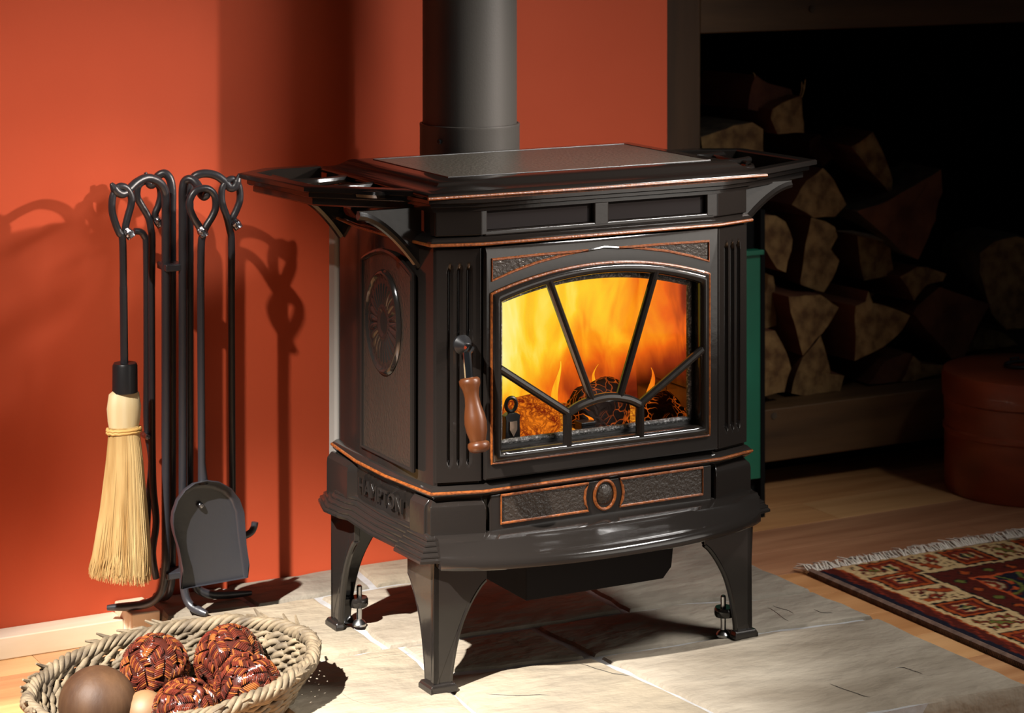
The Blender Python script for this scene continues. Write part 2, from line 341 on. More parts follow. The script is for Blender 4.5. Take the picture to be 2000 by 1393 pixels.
# ================================================================== HEARTH
he = thing('stone_hearth', 'low pale sandstone hearth of large slabs under the stove', 'hearth', (.27, .12, FLOOR))
build('mortar_bed', MB().box((-.195, -.36, FLOOR), (.745, .618, -.006)), MORTAR, he)
def rough_poly(pts, amp=.004, step=.03):
    out = []
    n = len(pts)
    for i in range(n):
        a = Vector(pts[i]); b = Vector(pts[(i+1) % n]); d = (b-a).length; k = max(1, int(d/step)); nn = Vector((b.y-a.y, a.x-b.x)).normalized()
        for j in range(k):
            p = a.lerp(b, j/k); out.append(tuple(p + nn*random.uniform(-amp, amp)*(0 if j == 0 else 1)))
    return out
SL = [ # u,v corners of every flagstone
    [(-.212, .618), (-.212, .51), (-.075, .50), (-.08, .618)], [(-.068, .618), (-.063, .50), (.135, .505), (.15, .618)], [(.162, .618), (.147, .505), (.36, .50), (.37, .618)], [(.382, .618), (.372, .50), (.58, .505), (.575, .618)], [(.587, .618), (.592, .505), (.752, .50), (.752, .618)],
    [(-.212, .50), (-.212, .21), (.02, .215), (.03, .49)], [(.042, .49), (.032, .215), (.30, .20), (.43, .20), (.44, .49)], [(.452, .49), (.442, .195), (.55, .192), (.655, .155), (.756, .146), (.752, .49)],
    [(-.212, .20), (-.212, -.36), (-.02, -.37), (.03, .06), (.04, .205)],
    [(.05, .205), (.042, .075), (.268, .036), (.262, .19)], [(.274, .19), (.283, .034), (.38, .027), (.51, .02), (.762, -.012), (.756, .134), (.65, .142), (.54, .182), (.44, .185)],
    [(.03, .056), (-.01, -.372), (.31, -.365), (.296, -.17), (.272, .025)], [(.288, .022), (.304, -.17), (.318, -.365), (.50, -.35), (.762, -.378), (.764, -.025), (.52, .008), (.38, .016)],
]
for i, poly in enumerate(SL):
    rp_ = rough_poly(poly, .003); h = random.uniform(-.001, .001); n = len(rp_)
    c = Vector((sum(p[0] for p in rp_)/n, sum(p[1] for p in rp_)/n))
    def inset(d): return [tuple(Vector(p)+(c-Vector(p)).normalized()*d) for p in rp_]
    mb = MB(); mb.rings([[(a, b, FLOOR+.0005) for a, b in rp_], [(a, b, -.020) for a, b in inset(-.002)], [(a, b, -.007) for a, b in rp_], [(a, b, h-.0015) for a, b in inset(.004)], [(a, b, h) for a, b in inset(.012)]])
    o = build('flagstone', mb, STONE[(i*2) % 3], he, smooth=25)
build('hearth_brick', MB().box((-.262, .535, FLOOR), (-.214, .618, .002)), LEDGEM, he, bevel=.003)['label'] = 'pale brick at the back left corner of the hearth'
# hairline cracks: thin dark fissures lying in the stone face
mb = MB()
for (x0, y0, x1, y1) in [(1510, 1180, 1550, 1203), (1590, 1190, 1628, 1198), (1500, 1192, 1540, 1210), (1615, 1168, 1640, 1176), (1750, 1305, 1802, 1318), (950, 1352, 1075, 1362), (1000, 1240, 1020, 1262), (1330, 1082, 1345, 1100), (700, 1290, 800, 1280), (1620, 1340, 1700, 1358), (660, 1350, 720, 1378), (1800, 1150, 1830, 1160), (1130, 1300, 1230, 1318)]:
    pts = []
    for k in range(7):
        t = k/6; g_ = G(x0+(x1-x0)*t, y0+(y1-y0)*t+4*math.sin(3*t+x0)+random.uniform(-1, 1))
        pts.append((g_[0], g_[1], .0002))
    if all(-.2 < p[0] < .75 and -.35 < p[1] < .6 for p in pts): mb.tube(pts, [.0001]+[.0004]*5+[.0001], 4)
stuff(build('crack', mb, BLACKM, he))

# ================================================================== STOVE
ST = thing('wood_stove', 'dark brown enamelled cast iron wood stove with arched glass door, on four legs', 'stove', (.265, .16, 0))
BODY = [(-.0, .33), (-.012, .22), (-.012, .12), (0, 0), (.065, -.019), (.465, -.019), (.53, 0), (.542, .12), (.542, .22), (.53, .33)]
# side walls with thickness
lw = [(-.0, .33), (-.012, .22), (-.012, .12), (0, .002), (.064, -.0155), (.066, 0), (.045, .01), (.03, .03), (.03, .33)]
mb = MB().prism(lw, lambda a, b, t: (a, b, t), .285, .633)
build('side_wall', mb, ENAMEL, ST, bevel=.0015); build('side_wall', mirror(mb), ENAMEL, ST, bevel=.0015)
build('back_wall', MB().box((.03, .30, .285), (.50, .33, .633)), ENAMEL, ST)
build('heat_shield', MB().box((-.004, .333, .24), (.534, .362, .628)), SHIELD, ST, bevel=.006)['label'] = 'grey sheet metal heat shield behind the body'
# base box with belt ledge
mb = MB(); loft(mb, BODY, [(-.004, .195), (-.004, .266), (.0, .272), (.006, .276), (.008, .279), (.008, .284), (.003, .289), (-.004, .292)]); build('base', mb, ENAMEL, ST, smooth=40)
def belt(z, d, r=.0024):
    pts = [(u, v, z) for u, v in offs(BODY, d, True)]; b = MB().tube(pts, r, 8); return b
build('edge_bead', belt(.2815, .0085), BEAD, ST)
# plain upper fascia, ledge, cornice
mb = MB(); loft(mb, BODY, [(-.004, .629), (.004, .631), (.008, .634), (.008, .638), (.003, .642), (-.003, .645), (-.009, .647), (-.009, .683)]); build('fascia', mb, ENAMEL, ST, smooth=40)
build('edge_bead', belt(.6335, .0085), BEAD, ST)
mb = MB(); loft(mb, BODY, [(-.008, .680), (.004, .680), (.004, .685), (.007, .6865), (.010, .687), (.010, .6915), (.013, .693), (.015, .6935), (.015, .6985), (.008, .6995)]); build('cornice', mb, ENAMEL, ST, smooth=40)
for a, b in (((.0, -.001), (.066, -.020)),):
    for fm in (lambda m: m, mirror):
        mb = MB().prism([(-.002, .010), (.0, -.004), (.066, -.023), (.069, -.01), (.06, .0), (.03, .02)], lambda a, b, t: (a, b, t), .645, .681); build('corner_block', fm(mb), ENAMEL, ST, bevel=.002)
mb = MB().box((.25, -.022, .645), (.276, -.009, .681)); build('fascia_stile', mb, ENAMEL, ST, bevel=.003)
for a_, b_ in ((.075, .249), (.277, .445)): build('vent_shade_panel', MB().box((a_, -.0150, .652), (b_, -.006, .6795)), PANM, ST)  # matt black panels paint in the shade of the open vents
for a_, b_ in ((.064, .074), (.446, .467)): build('fascia_stile', MB().box((a_, -.022, .645), (b_, -.009, .681)), ENAMEL, ST, bevel=.002)
build('fascia_rail', MB().box((.069, -.022, .643), (.461, -.009, .6515)), ENAMEL, ST, bevel=.003)
# ---- lid
LID = [(-.018, .36), (-.018, -.018), (.265, -.024), (.558, -.018), (.558, .36)]
LID = [(-.018, .36), (-.018, -.018), (.12, -.022), (.265, -.024), (.42, -.022), (.556, -.018), (.556, .36)]
mb = MB(); loft(mb, LID, [(-.01, .697), (-.003, .6985), (0, .7005), (.001, .704), (-.001, .7075), (-.005, .7090), (-.012, .7095), (-.018, .7108), (-.024, .7135), (-.029, .717), (-.033, .7198), (-.038, .7214), (-.046, .722)])
lid = build('lid', mb, ENAMEL, ST, smooth=40)
mb = MB(); loft(mb, LID, [(-.062, .7205), (-.062, .7221)]); build('top_plate', mb, TOPM, lid)
pts = [(u, v, .7222) for u, v in offs(LID, -.062)]; build('incised_line', MB().tube(pts, .0009, 6, closed=True), BLACKM, lid)
pts = [(u, v, .7018) for u, v in offs(LID, .0012)][1:6]; build('edge_bead', MB().tube(pts, .0022, 8), BEAD, lid)
# ---- fluted pilasters
def pilaster():
    a = Vector((-.0005, -.0015)); b = Vector((.0655, -.0205)); e = b-a; nn = Vector((e.y, -e.x)).normalized()
    nu, nz_ = 64, 60; z0, z1 = .296, .627; vs = []; fs = []
    for j in range(nz_+1):
        q = j/nz_
        z = z0+(z1-z0)*(.5-.5*math.cos(PI*q))
        for i in range(nu+1):
            s = i/nu; d = 0
            for sc_ in (.32, .52, .72):
                w_ = .062; x = (s-sc_)/w_
                if abs(x) < 1:
                    zt = .602-.006*x*x; zb = .322+.004*x*x
                    if zb < z < zt: d = max(d, .0052*math.sqrt(1-x*x))
            ed = min(s, 1-s); d += .002*max(0, 1-ed/.03)
            p = a+e*s+nn*(.003-d); vs.append((p.x, p.y, z))
    for j in range(nz_):
        for i in range(nu):
            k = j*(nu+1)+i; fs.append((k, k+1, k+nu+2, k+nu+1))
    m = MB().add(vs, fs)
    return m
pm = pilaster()
build('fluted_pilaster', pm, ENAMEL, ST, smooth=50); build('fluted_pilaster', mirror(pm), ENAMEL, ST, smooth=50)
# ---- base corner blocks (front face and side face)
for fm in (lambda m: m, mirror):
    m = MB().rings([[(-.008, .05, z), (-.008-d, -.004-d, z), (.03, -.016-d, z), (.070+d*.5, -.026-d, z), (.074, -.008, z), (.03, .03, z)] for z, d in ((.205, 0), (.255, 0), (.262, -.001), (.270, -.008))])
    build('corner_block', fm(m), ENAMEL, ST, bevel=.0015)
    m = MB().rings([[(-.016-d, .34, z), (-.016-d, .262, z), (-.004, .250, z), (.03, .25, z), (.03, .34, z)] for z, d in ((.205, 0), (.255, 0), (.262, -.001), (.270, -.008))])
    build('corner_block', fm(m), ENAMEL, ST, bevel=.0015)
    m = MB().rings([[(-.014-d, .052, z), (-.011-d, .010, z), (.03, .0, z), (.03, .06, z)] for z, d in ((.205, 0), (.255, 0), (.262, -.001), (.270, -.008))])
    build('corner_block', fm(m), ENAMEL, ST, bevel=.0015)
# ---- reeded skirt
SK = [(-.0, .335), (-.010, .30), (-.006, .262), (.001, .245), (-.004, .15), (.001, .06), (-.008, .05), (-.006, 0), (.035, -.012), (.075, -.020), (.10, -.015), (.43, -.015), (.455, -.020), (.495, -.012), (.536, 0), (.538, .05), (.529, .06), (.534, .15), (.529, .245), (.536, .262), (.540, .30), (.53, .335)]
lev = [(-.01, .224), (.0015, .2235), (.004, .222)]
for k in range(4):
    d0 = .004+.0052*k; z0 = .2215-.0066*k
    lev += [(d0+.0012, z0-.0016), (d0+.0046, z0-.0032), (d0+.0052, z0-.0052), (d0+.0046, z0-.0064)]
lev += [(.027, .1925), (.027, .189), (.022, .187), (-.01, .187)]
mb = MB(); loft(mb, SK, lev); build('reeded_skirt', mb, ENAMEL, ST, smooth=35)
# ---- bowed ash lip
def lipring(f, z, inner=False):
    r_ = []
    nseg = 40
    for i in range(nseg+1):
        u = -.006+.542*i/nseg; x = (u-.265)/.272
        bow = max(0, 1-abs(x)**2.3)**.8
        r_.append((u, -.024-f*(.008+.066*bow), z))
    r_ += [(.53, .02, z), (0, .02, z)]
    return r_
mb = MB(); mb.rings([lipring(f, z) for f, z in [(.0, .222), (.10, .2215), (.30, .2185), (.42, .2165), (.46, .2135), (.52, .212), (.56, .209), (.62, .2075), (.67, .2045), (.73, .203), (.78, .2), (.86, .1985), (.93, .196), (.99, .191), (1.0, .186), (.99, .1815), (.95, .180), (.3, .180)]])
build('ash_lip', mb, ENAMEL, ST, smooth=35)
# ---- door
def outline(u0, u1, z0, zs, za, nb_=24, ns=20, na=60, rc=.006):
    uc = (u0+u1)/2; hw = (u1-u0)/2; p = []
    for i in range(nb_): p.append((u0+(u1-u0)*i/nb_, z0))
    for i in range(ns): p.append((u1, z0+(zs-z0)*i/ns))
    for i in range(na):
        u = u1-(u1-u0)*i/na; p.append((u, zs+(za-zs)*(1-((u-uc)/hw)**2)))
    for i in range(ns): p.append((u0, zs-(zs-z0)*i/ns))
    return p
OPEN = outline(.092, .428, .337, .549, .577); ORNG = outline(.075, .445, .320, .563, .593); DOOR = outline(.068, .462, .297, .628, .6281)
def lerp2(A, B, t): return [(a[0]+(b[0]-a[0])*t, a[1]+(b[1]-a[1])*t) for a, b in zip(A, B)]
def ringv(A, v): return [(a, v, b) for a, b in A]
dr = MB(); dr.rings([ringv(DOOR, -.014), ringv(DOOR, -.027), ringv(lerp2(DOOR, ORNG, .12), -.0295), ringv(ORNG, -.0295)], cap0=False, cap1=False)
dr.rings([ringv(ORNG, -.0295), ringv(lerp2(ORNG, OPEN, .12), -.033), ringv(lerp2(ORNG, OPEN, .3), -.0365), ringv(lerp2(ORNG, OPEN, .6), -.0375), ringv(lerp2(ORNG, OPEN, .82), -.036), ringv(lerp2(ORNG, OPEN, .96), -.032), ringv(OPEN, -.026), ringv(OPEN, -.004), ringv(DOOR, -.004), ringv(DOOR, -.014)], cap0=False, cap1=False)
door = build('door', dr, ENAMEL, ST, smooth=40)
build('edge_bead', MB().tube(ringv(lerp2(ORNG, OPEN, .05), -.0315), .0022, 8, closed=True), BEAD, door)
def bar(pts, r=.0062, fl=1.0): return MB().tube([(a, -.031, b) for a, b in pts], r, 10)
for pts in ([(.169, .574), (.2405, .395)], [(.350, .574), (.288, .395)], [(.088, .455), (.202, .379)], [(.432, .450), (.321, .379)]):
    build('window_spoke', bar(pts), ENAMEL, door)
hub = smoothpath([(.2, .379, 0), (.22, .3885, 0), (.245, .3945, 0), (.262, .396, 0), (.28, .3945, 0), (.304, .3885, 0), (.323, .379, 0)], 5)
build('window_hub', bar([(.2, .333), (.2, .36)]+[(p.x, p.y) for p in hub]+[(.323, .36), (.323, .333)], .0068), ENAMEL, door)
GL = outline(.084, .436, .329, .552, .583)
build('glass_pane', MB().rings([ringv(GL, -.018), ringv(GL, -.014)]), GLASS, door, smooth=0)
INN = outline(.099, .421, .3445, .547, .571)
rp2 = MB(); 
rp2.tube(ringv(INN, -.0115), .0042, 8, closed=True); build('gasket_rope', rp2, GASKET, door)
build('glass_retainer', MB().rings([ringv(GL, -.0125), ringv(GL, -.004), ringv(lerp2(GL, INN, .8), -.004), ringv(lerp2(GL, INN, .8), -.0125), ringv(GL, -.0125)], cap0=False, cap1=False), BLACKM, door, smooth=0)
# spandrel ornaments
def sp(pts, r=.0021): return MB().tube([(a, -.0305, b) for a, b in pts], r, 7, closed=True)
t1 = [(.077, .611), (.077, .581), (.11, .5915), (.15, .6015), (.19, .608), (.235, .6125), (.16, .6125)]
build('spandrel_bead', sp(t1), BEAD, door); build('spandrel_bead', sp([(.521-a, b) for a, b in t1]), BEAD, door)
for f_ in (lambda a: a, lambda a: .521-a):
    build('spandrel_panel', MB().prism([(f_(a), b) for a, b in [(.079, .610), (.079, .584), (.15, .603), (.20, .611)]], lambda a, b, t: (a, t, b), -.0302, -.029), ENROUGH, door)
build('door_ridge', MB().tube([(.235, -.0305, .6125), (.262, -.031, .6155), (.287, -.0305, .6125)], .002, 6), ENAMEL, door)
# ---- drawer-front panels in base
def dpanel(f_):
    P = [(.094, .272), (.238, .272), (.2335, .262), (.232, .252), (.2335, .242), (.238, .232), (.094, .232)]
    build('panel_bead', MB().tube([(f_(a), -.026, b) for a, b in P], .0021, 7, closed=True), BEAD, ST)
    build('panel', MB().prism([(f_(a), b) for a, b in P], lambda a, b, t: (a, t, b), -.0255, -.023), ENROUGH, ST)
dpanel(lambda a: a); dpanel(lambda a: .530-a)
build('base_front', MB().box((.077, -.0245, .206), (.453, -.01, .274)), ENAMEL, ST, bevel=.002)
build('panel_ring', MB().tube([(.266+.0175*math.cos(2*PI*k/32), -.026, .252+.021*math.sin(2*PI*k/32)) for k in range(32)], .0024, 8, closed=True), BEAD, ST)
build('panel_disc', MB().lathe([(.0, .004), (.010, .0035), (.0155, .001), (.016, 0)], (.266, -.0235, .252), 24, (0, -1, 0)), ENROUGH, ST)
# ---- side panels with arch and sunburst
VA = M_(708, 700, -.0128)[1]; VB = M_(806, 700, -.0128)[1]; VM = M_(751, 630, -.0128); MZ0 = M_(751, 733, -.0128)[2]; MZ1 = M_(750, 526, -.0128)[2]; MR = (M_(718, 630, -.0128)[1]-M_(784, 630, -.0128)[1])/2
def side(fm):
    arch = [(-.0125, VB, .305), (-.0125, VB, .575)]+[(-.0125, VB+(VA-VB)*i/16, .571+.036*math.sin(PI*(.12+.76*i/16))) for i in range(17)]+[(-.0125, VA, .305)]
    build('panel_moulding', fm(MB().tube(arch, .0045, 8, closed=True)), ENAMEL, ST)
    build('side_panel', fm(MB().prism([(p[1], p[2]) for p in arch], lambda a, b, t: (t, a, b), -.0128, -.008)), ENROUGH, ST)
    na, nr = 112, 26; vs = []; fs = []
    for j in range(nr+1):
        r_ = j/nr
        for i in range(na):
            th = 2*PI*i/na; h = .0012
            if .30 < r_ < .86: h = .0015+.0030*abs(math.cos(14*th))*math.sin(PI*(r_-.30)/.56)**.4
            if r_ > .86: h = .001+.0055*math.sin(PI*min(1, (r_-.86)/.14))
            if .22 < r_ < .32: h = .0036
            if r_ < .24: h = .0018
            vs.append((-.0128-h, VM[1]+MR*r_*math.cos(th), (MZ0+MZ1)/2+(MZ1-MZ0)/2*r_*math.sin(th)))
    for j in range(nr):
        for i in range(na):
            fs.append((j*na+i, j*na+(i+1) % na, (j+1)*na+(i+1) % na, (j+1)*na+i))
    fs.append(tuple(range(na)))
    build('sunburst_medallion', fm(MB().add(vs, fs)), ENAMEL, ST, smooth=60)
side(lambda m: m); side(mirror)
# cast lettering on the side of the base
cu = bpy.data.curves.new('lettering', 'FONT'); cu.body = 'HAMPTON'; cu.size = .030; cu.extrude = .0016; cu.bevel_depth = .0004; cu.align_x = 'CENTER'; cu.align_y = 'CENTER'; cu.space_character = 1.08
to = bpy.data.objects.new('tmp', cu); C.objects.link(to); bpy.context.view_layer.update()
me = bpy.data.meshes.new_from_object(to.evaluated_get(bpy.context.evaluated_depsgraph_get())); bpy.data.objects.remove(to)
m = MB(); m.add([(-.0115-.0*q.co.x-q.co.z, .155-q.co.x*.98, .243+q.co.y) for q in me.vertices], [tuple(p.vertices) for p in me.polygons])
build('cast_lettering', m, ENAMEL, ST)['label'] = 'raised capitals HAMPTON cast into the side of the base'
# ---- warming shelves: stepped frame, ribs, brackets
def shelf(fm, pts, back):
    P = pts                                   # u,v path: front-inner, outer-front, outer-back, back-inner
    sec = [(-.024, .7060), (-.022, .7078), (-.002, .7080), (.0, .7065), (.0, .7005), (-.004, .6985), (-.010, .6975), (-.010, .6915), (-.013, .6895), (-.018, .6885), (-.018, .6800), (-.022, .6775), (-.024, .6775)]
    n = len(P); rings = []
    for i in range(n):
        nn = []
        for a, b in ((i-1, i), (i, i+1)):
            if a < 0 or b >= n: continue
            e = (Vector(P[b])-Vector(P[a])).normalized(); nn.append(Vector((-e.y, e.x)))
        mt = sum(nn, Vector((0, 0))).normalized(); c = max(.4, mt.dot(nn[0]))
        rings.append([(P[i][0]+mt.x*o/c, P[i][1]+mt.y*o/c, z) for o, z in sec])
    s_ = build('warming_shelf', fm(MB().rings(rings)), ENAMEL, ST, smooth=35)
    inn = Vector((0.0, .19))
    for k, (a, b) in enumerate((((-.028, .075), (-.075, .095)), ((-.02, .17), (-.125, .175)), ((-.02, .265), (-.135, .262)))):
        mid = ((a[0]+b[0])/2, (a[1]+b[1])/2-.018)
        pth = smoothpath([(a[0]+.02, a[1], .700), (mid[0], mid[1], .700), (b[0], b[1], .700)], 6)
        build('shelf_rib', fm(MB().tube(pth, .0062, 8)), ENAMEL, s_)
    build('shelf_rib', fm(MB().tube([(-.10, .14, .698), (-.105, .34, .698)], .005, 8)), ENAMEL, s_)
    return s_
LSH = [(-.012, .025), (-.136, .15), (-.158, .345), (-.10, .385), (-.015, .385)]
RSH = [(-.016, -.008), (-.184, .07), (-.172, .262), (-.10, .30), (-.015, .30)]
shelf(lambda m: m, LSH, 0); shelf(mirror, RSH, 0)
def bracket(v0, tip, drop):
    P = [(0, .682), (-tip, .682)]+[(-tip+tip*(1-(1-t)**1.0)*.98, .676-drop*(t**1.65)) for t in [i/10 for i in range(11)]]+[(0, .676-drop)]
    m = MB().prism(P, lambda a, b, t: (a, t, b), v0-.004, v0+.004)
    m.tube([(a, v0, b) for a, b in P[2:13]], .0068, 8)
    return m
for fm in (lambda m: m, mirror):
    build('shelf_bracket', fm(bracket(.045, .098 if fm is not mirror else .115, .078)), ENAMEL, ST, smooth=40)
    build('shelf_bracket', fm(bracket(.315, .085, .070)), ENAMEL, ST, smooth=40)
# ---- legs
def leg(fm, lug=True):
    pr = [(0, .192), (.086, .192), (.086, .150), (.076, .141), (.062, .122), (.049, .098), (.040, .072), (.034, .045), (.030, .02), (.029, 0), (0, 0)]
    m = MB().prism(pr, lambda a, b, t: (a-.006, t, b), -.010, .0)
    m.prism(pr, lambda a, b, t: (t, a-.010, b), -.006, .004)
    l = build('leg', fm(m), ENAMEL, ST, bevel=.0015)
    e = pr[1:10]
    b = MB(); b.tube(smoothpath([(a-.008, -.006, z) for a, z in e[1:]], 4), .0046, 8); b.tube(smoothpath([(-.002, a-.012, z) for a, z in e[1:]], 4), .0046, 8)
    build('leg_edge', fm(b), ENAMEL, l)
    build('foot', fm(MB().rings([[(-.010, -.014, z), (.026+d, -.014-d, z), (.026+d, -.002, z), (.0, .0, z), (.0, .022+d, z), (-.010-d, .022+d, z), (-.010-d, -.014-d, z)] for z, d in ((0, .003), (.006, .003), (.012, 0))])), ENAMEL, l, bevel=.001)
    if not lug: return
    build('levelling_lug', fm(MB().lathe([(.0, .030), (.014, .030), (.0155, .033), (.0155, .041), (.014, .044), (0, .044)], (.030, .012, 0), 20).box((-.002, -.004, .031), (.026, .014, .043))), ENAMEL, l)
    bt = MB().lathe([(0, .0), (.011, .0), (.011, .003), (.009, .006), (.004, .010), (.0042, .030), (.0042, .060), (.003, .062), (0, .062)], (.032, .012, 0), 16)
    build('levelling_bolt', fm(bt), ZINC, l)
back = lambda m: (setattr(m, 'v', [(p[0], .335-p[1], p[2]) for p in m.v]), m)[1]
leg(lambda m: m, False); leg(mirror); leg(back); leg(lambda m: back(mirror(m)))
# ---- ash pan under the body
ap = MB().rings([[(.170, .035, z), (.415, .035, z), (.415, .27, z), (.170, .27, z)] for z in (.092, .186)])
ap = MB().prism([(.168, .186), (.168, .094), (.405, .094), (.420, .110), (.424, .145), (.440, .147), (.440, .186)], lambda a, b, t: (a, t, b), .035, .26)
build('ash_pan_housing', ap, PANM, ST, bevel=.002)
# ---- door handle
hd = thing_dummy = None
H0 = N(905, 674, -.03)
hm = MB().lathe([(0, 0), (.013, .0), (.014, .006), (.010, .012), (.006, .02), (0, .02)], (H0[0], -.022, H0[2]), 20, (0, -1, 0))
hdl = build('door_handle', hm, BLACKM, ST)
A = Vector(N(912, 690, -.055)); B = Vector(N(916, 738, -.062)); D_ = Vector(N(937, 884, -.085))
build('handle_shaft', MB().tube([(H0[0], -.036, H0[2]), (H0[0]+.001, -.05, H0[2]-.004), tuple(A), tuple(B)], [.006, .0068, .0062, .0062], 10), CHROME, hdl)
ax = (D_-B); Lh = ax.length
pf = [(.0, 0), (.0120, 0), (.0150, .03), (.0148, .09), (.0118, .16), (.0102, .25), (.0112, .36), (.0145, .50), (.0158, .60), (.0148, .72), (.0120, .82), (.0112, .85), (.0150, .87), (.0160, .92), (.0140, .975), (.008, 1.0), (0, 1.0)]
build('handle_grip', MB().lathe([(r_*1.0, h*Lh) for r_, h in pf], tuple(B), 28, tuple(ax)), WALNUT, hdl, smooth=60)['label'] = 'turned brown wooden grip'
# ---- firebox lining
def bricks(n1, n2, fn, skip=0):
    for j in range(n2):
        for i in range(-1, n1):
            a0 = (i+(.5 if j % 2 else 0))/n1; a1 = a0+1/n1
            a0 = max(0, a0); a1 = min(1, a1)
            if a1-a0 < .05: continue
            p0, p1 = fn(a0, j/n2, a1, (j+1)/n2)
            build('firebrick', MB().box(p0, p1), FIREBRICK, ST, bevel=.0015, bseg=1)
bricks(3, 5, lambda a, b, c, d: ((.035+.46*a+.001, .276, .30+.32*b+.001), (.035+.46*c-.001, .296, .30+.32*d-.001)))
bricks(2, 5, lambda a, b, c, d: ((.480, .02+.255*a+.001, .30+.32*b+.001), (.496, .02+.255*c-.001, .30+.32*d-.001)))
bricks(2, 5, lambda a, b, c, d: ((.034, .02+.255*a+.001, .30+.32*b+.001), (.048, .02+.255*c-.001, .30+.32*d-.001)))
build('firebox_floor', MB().box((.035, .0, .290), (.495, .30, .312)), FIREBRICK, ST); build('baffle', MB().box((.035, .03, .605), (.495, .30, .625)), FIREBRICK, ST)
m = MB().tube([(.05, .10, .588), (.478, .10, .588)], .010, 14); build('air_tube', m, BLACKM, ST)
m = MB()
for k in range(24): m.lathe([(0, 0), (.003, 0), (.003, .002), (0, .002)], (.07+.017*k, .0905, .5845), 8, (0, -1, -.3))
stuff(build('air_hole', m, BLACKW, ST))

# ---- stovepipe (its own thing)
PC = (.265, .402)
sp_ = thing('stovepipe', 'black painted round stovepipe rising from the back of the stove', 'stovepipe', (PC[0], PC[1], .66))
build('pipe', MB().lathe([(.0765, .0), (.0765, 1.7), (.074, 1.7), (.074, 0), (.0765, 0)], (PC[0], PC[1], .66), 64), PIPE, sp_, smooth=40)
col = build('collar', MB().lathe([(.078, 0), (.0810, .0), (.0810, .094), (.0815, .096), (.0812, .0985), (.078, .099), (.078, 0)], (PC[0], PC[1], .66), 64), PIPE, sp_, smooth=40)
q = Vector((N(863, 285, .35)[0]-PC[0], 0, 0)); ang = math.radians(-90-28.4-35)
for an in (-153.5, 20):
    an = math.radians(an)
    pos = (PC[0]+.081*math.cos(an), PC[1]+.081*math.sin(an), .735)
    build('screw', MB().lathe([(0, 0), (.0042, 0), (.0042, .002), (.003, .0035), (0, .0035)], pos, 6, (math.cos(an), math.sin(an), 0)), BLACKM, sp_)

# ================================================================== FIRE INSIDE
fi = thing('fire', 'yellow and orange flames filling the firebox behind the arched stove glass', 'fire', (.265, .15, .312))
def sheet(name, u0, u1, v0, z0, ztop, amp, mt, nu=40, nz_=14, ph=0):
    vs = []; fs = []
    for side_ in (0, 1):
        for j in range(nz_+1):
            for i in range(nu+1):
                a = i/nu; b = j/nz_; u = u0+(u1-u0)*a; zt = ztop(a)
                z = z0+(zt-z0)*b
                vs.append((u+.006*math.sin(9*b+5*a+ph)*b, v0+amp*math.sin(6*a+ph+2.5*b)+.4*amp*math.sin(17*a+ph*2-4*b)+side_*.004*(1-.8*b), z))
    K = (nu+1)*(nz_+1)
    for j in range(nz_):
        for i in range(nu):
            k = j*(nu+1)+i
            fs.append((k, k+1, k+nu+2, k+nu+1)); fs.append((K+k, K+k+nu+1, K+k+nu+2, K+k+1))
    o = build(name, MB().add(vs, fs), mt, fi, smooth=80); return o
sheet('flame', .052, .478, .235, .315, lambda a: .603, .010, FLAME1)
sheet('flame', .052, .476, .165, .320, lambda a: .600, .016, FLAME2, ph=1.7)
sheet('flame', .052, .477, .112, .36, lambda a: .60, .007, FLAME2, ph=4.0)
def tongue(u, v, z0, h, wd, ph=0):
    rs = []
    for k in range(12):
        t = k/11; w_ = wd*(math.sin(PI*min(1, t*1.25+.18))**.8 if t < .66 else (1-t)*2.1*.9)*1.0
        w_ = max(.0005, wd*(1-t)**.75*(.7+.5*math.sin(PI*t)))
        cx_ = u+.010*math.sin(4*t+ph)*t; rs.append([(cx_+w_*math.cos(2*PI*i/10), v+w_*.4*math.sin(2*PI*i/10), z0+h*t) for i in range(10)])
    build('flame', MB().rings(rs), FLAME3, fi, smooth=80)
def sheet_side(u0, v0, v1, z0, z1, mt, nu=24, nz_=12):
    vs = []; fs = []
    for s_ in (0, 1):
        for j in range(nz_+1):
            for i in range(nu+1):
                a = i/nu; b = j/nz_; vs.append((u0+.003*math.sin(7*a+3*b)+s_*.003, v0+(v1-v0)*a, z0+(z1-z0)*b))
    K = (nu+1)*(nz_+1)
    for j in range(nz_):
        for i in range(nu):
            k = j*(nu+1)+i; fs.append((k, k+1, k+nu+2, k+nu+1)); fs.append((K+k, K+k+nu+1, K+k+nu+2, K+k+1))
    build('flame', MB().add(vs, fs), mt, fi, smooth=80)
sheet_side(.470, .012, .235, .345, .602, FLAME2)
for (x, y, h, wd, vv) in [(1085, 805, .075, .007, .07), (1165, 770, .045, .004, .10), (1268, 795, .060, .008, .08), (1150, 832, .018, .006, .045)]:
    p = N(x, y, vv); tongue(p[0], vv, p[2], h, wd, x)
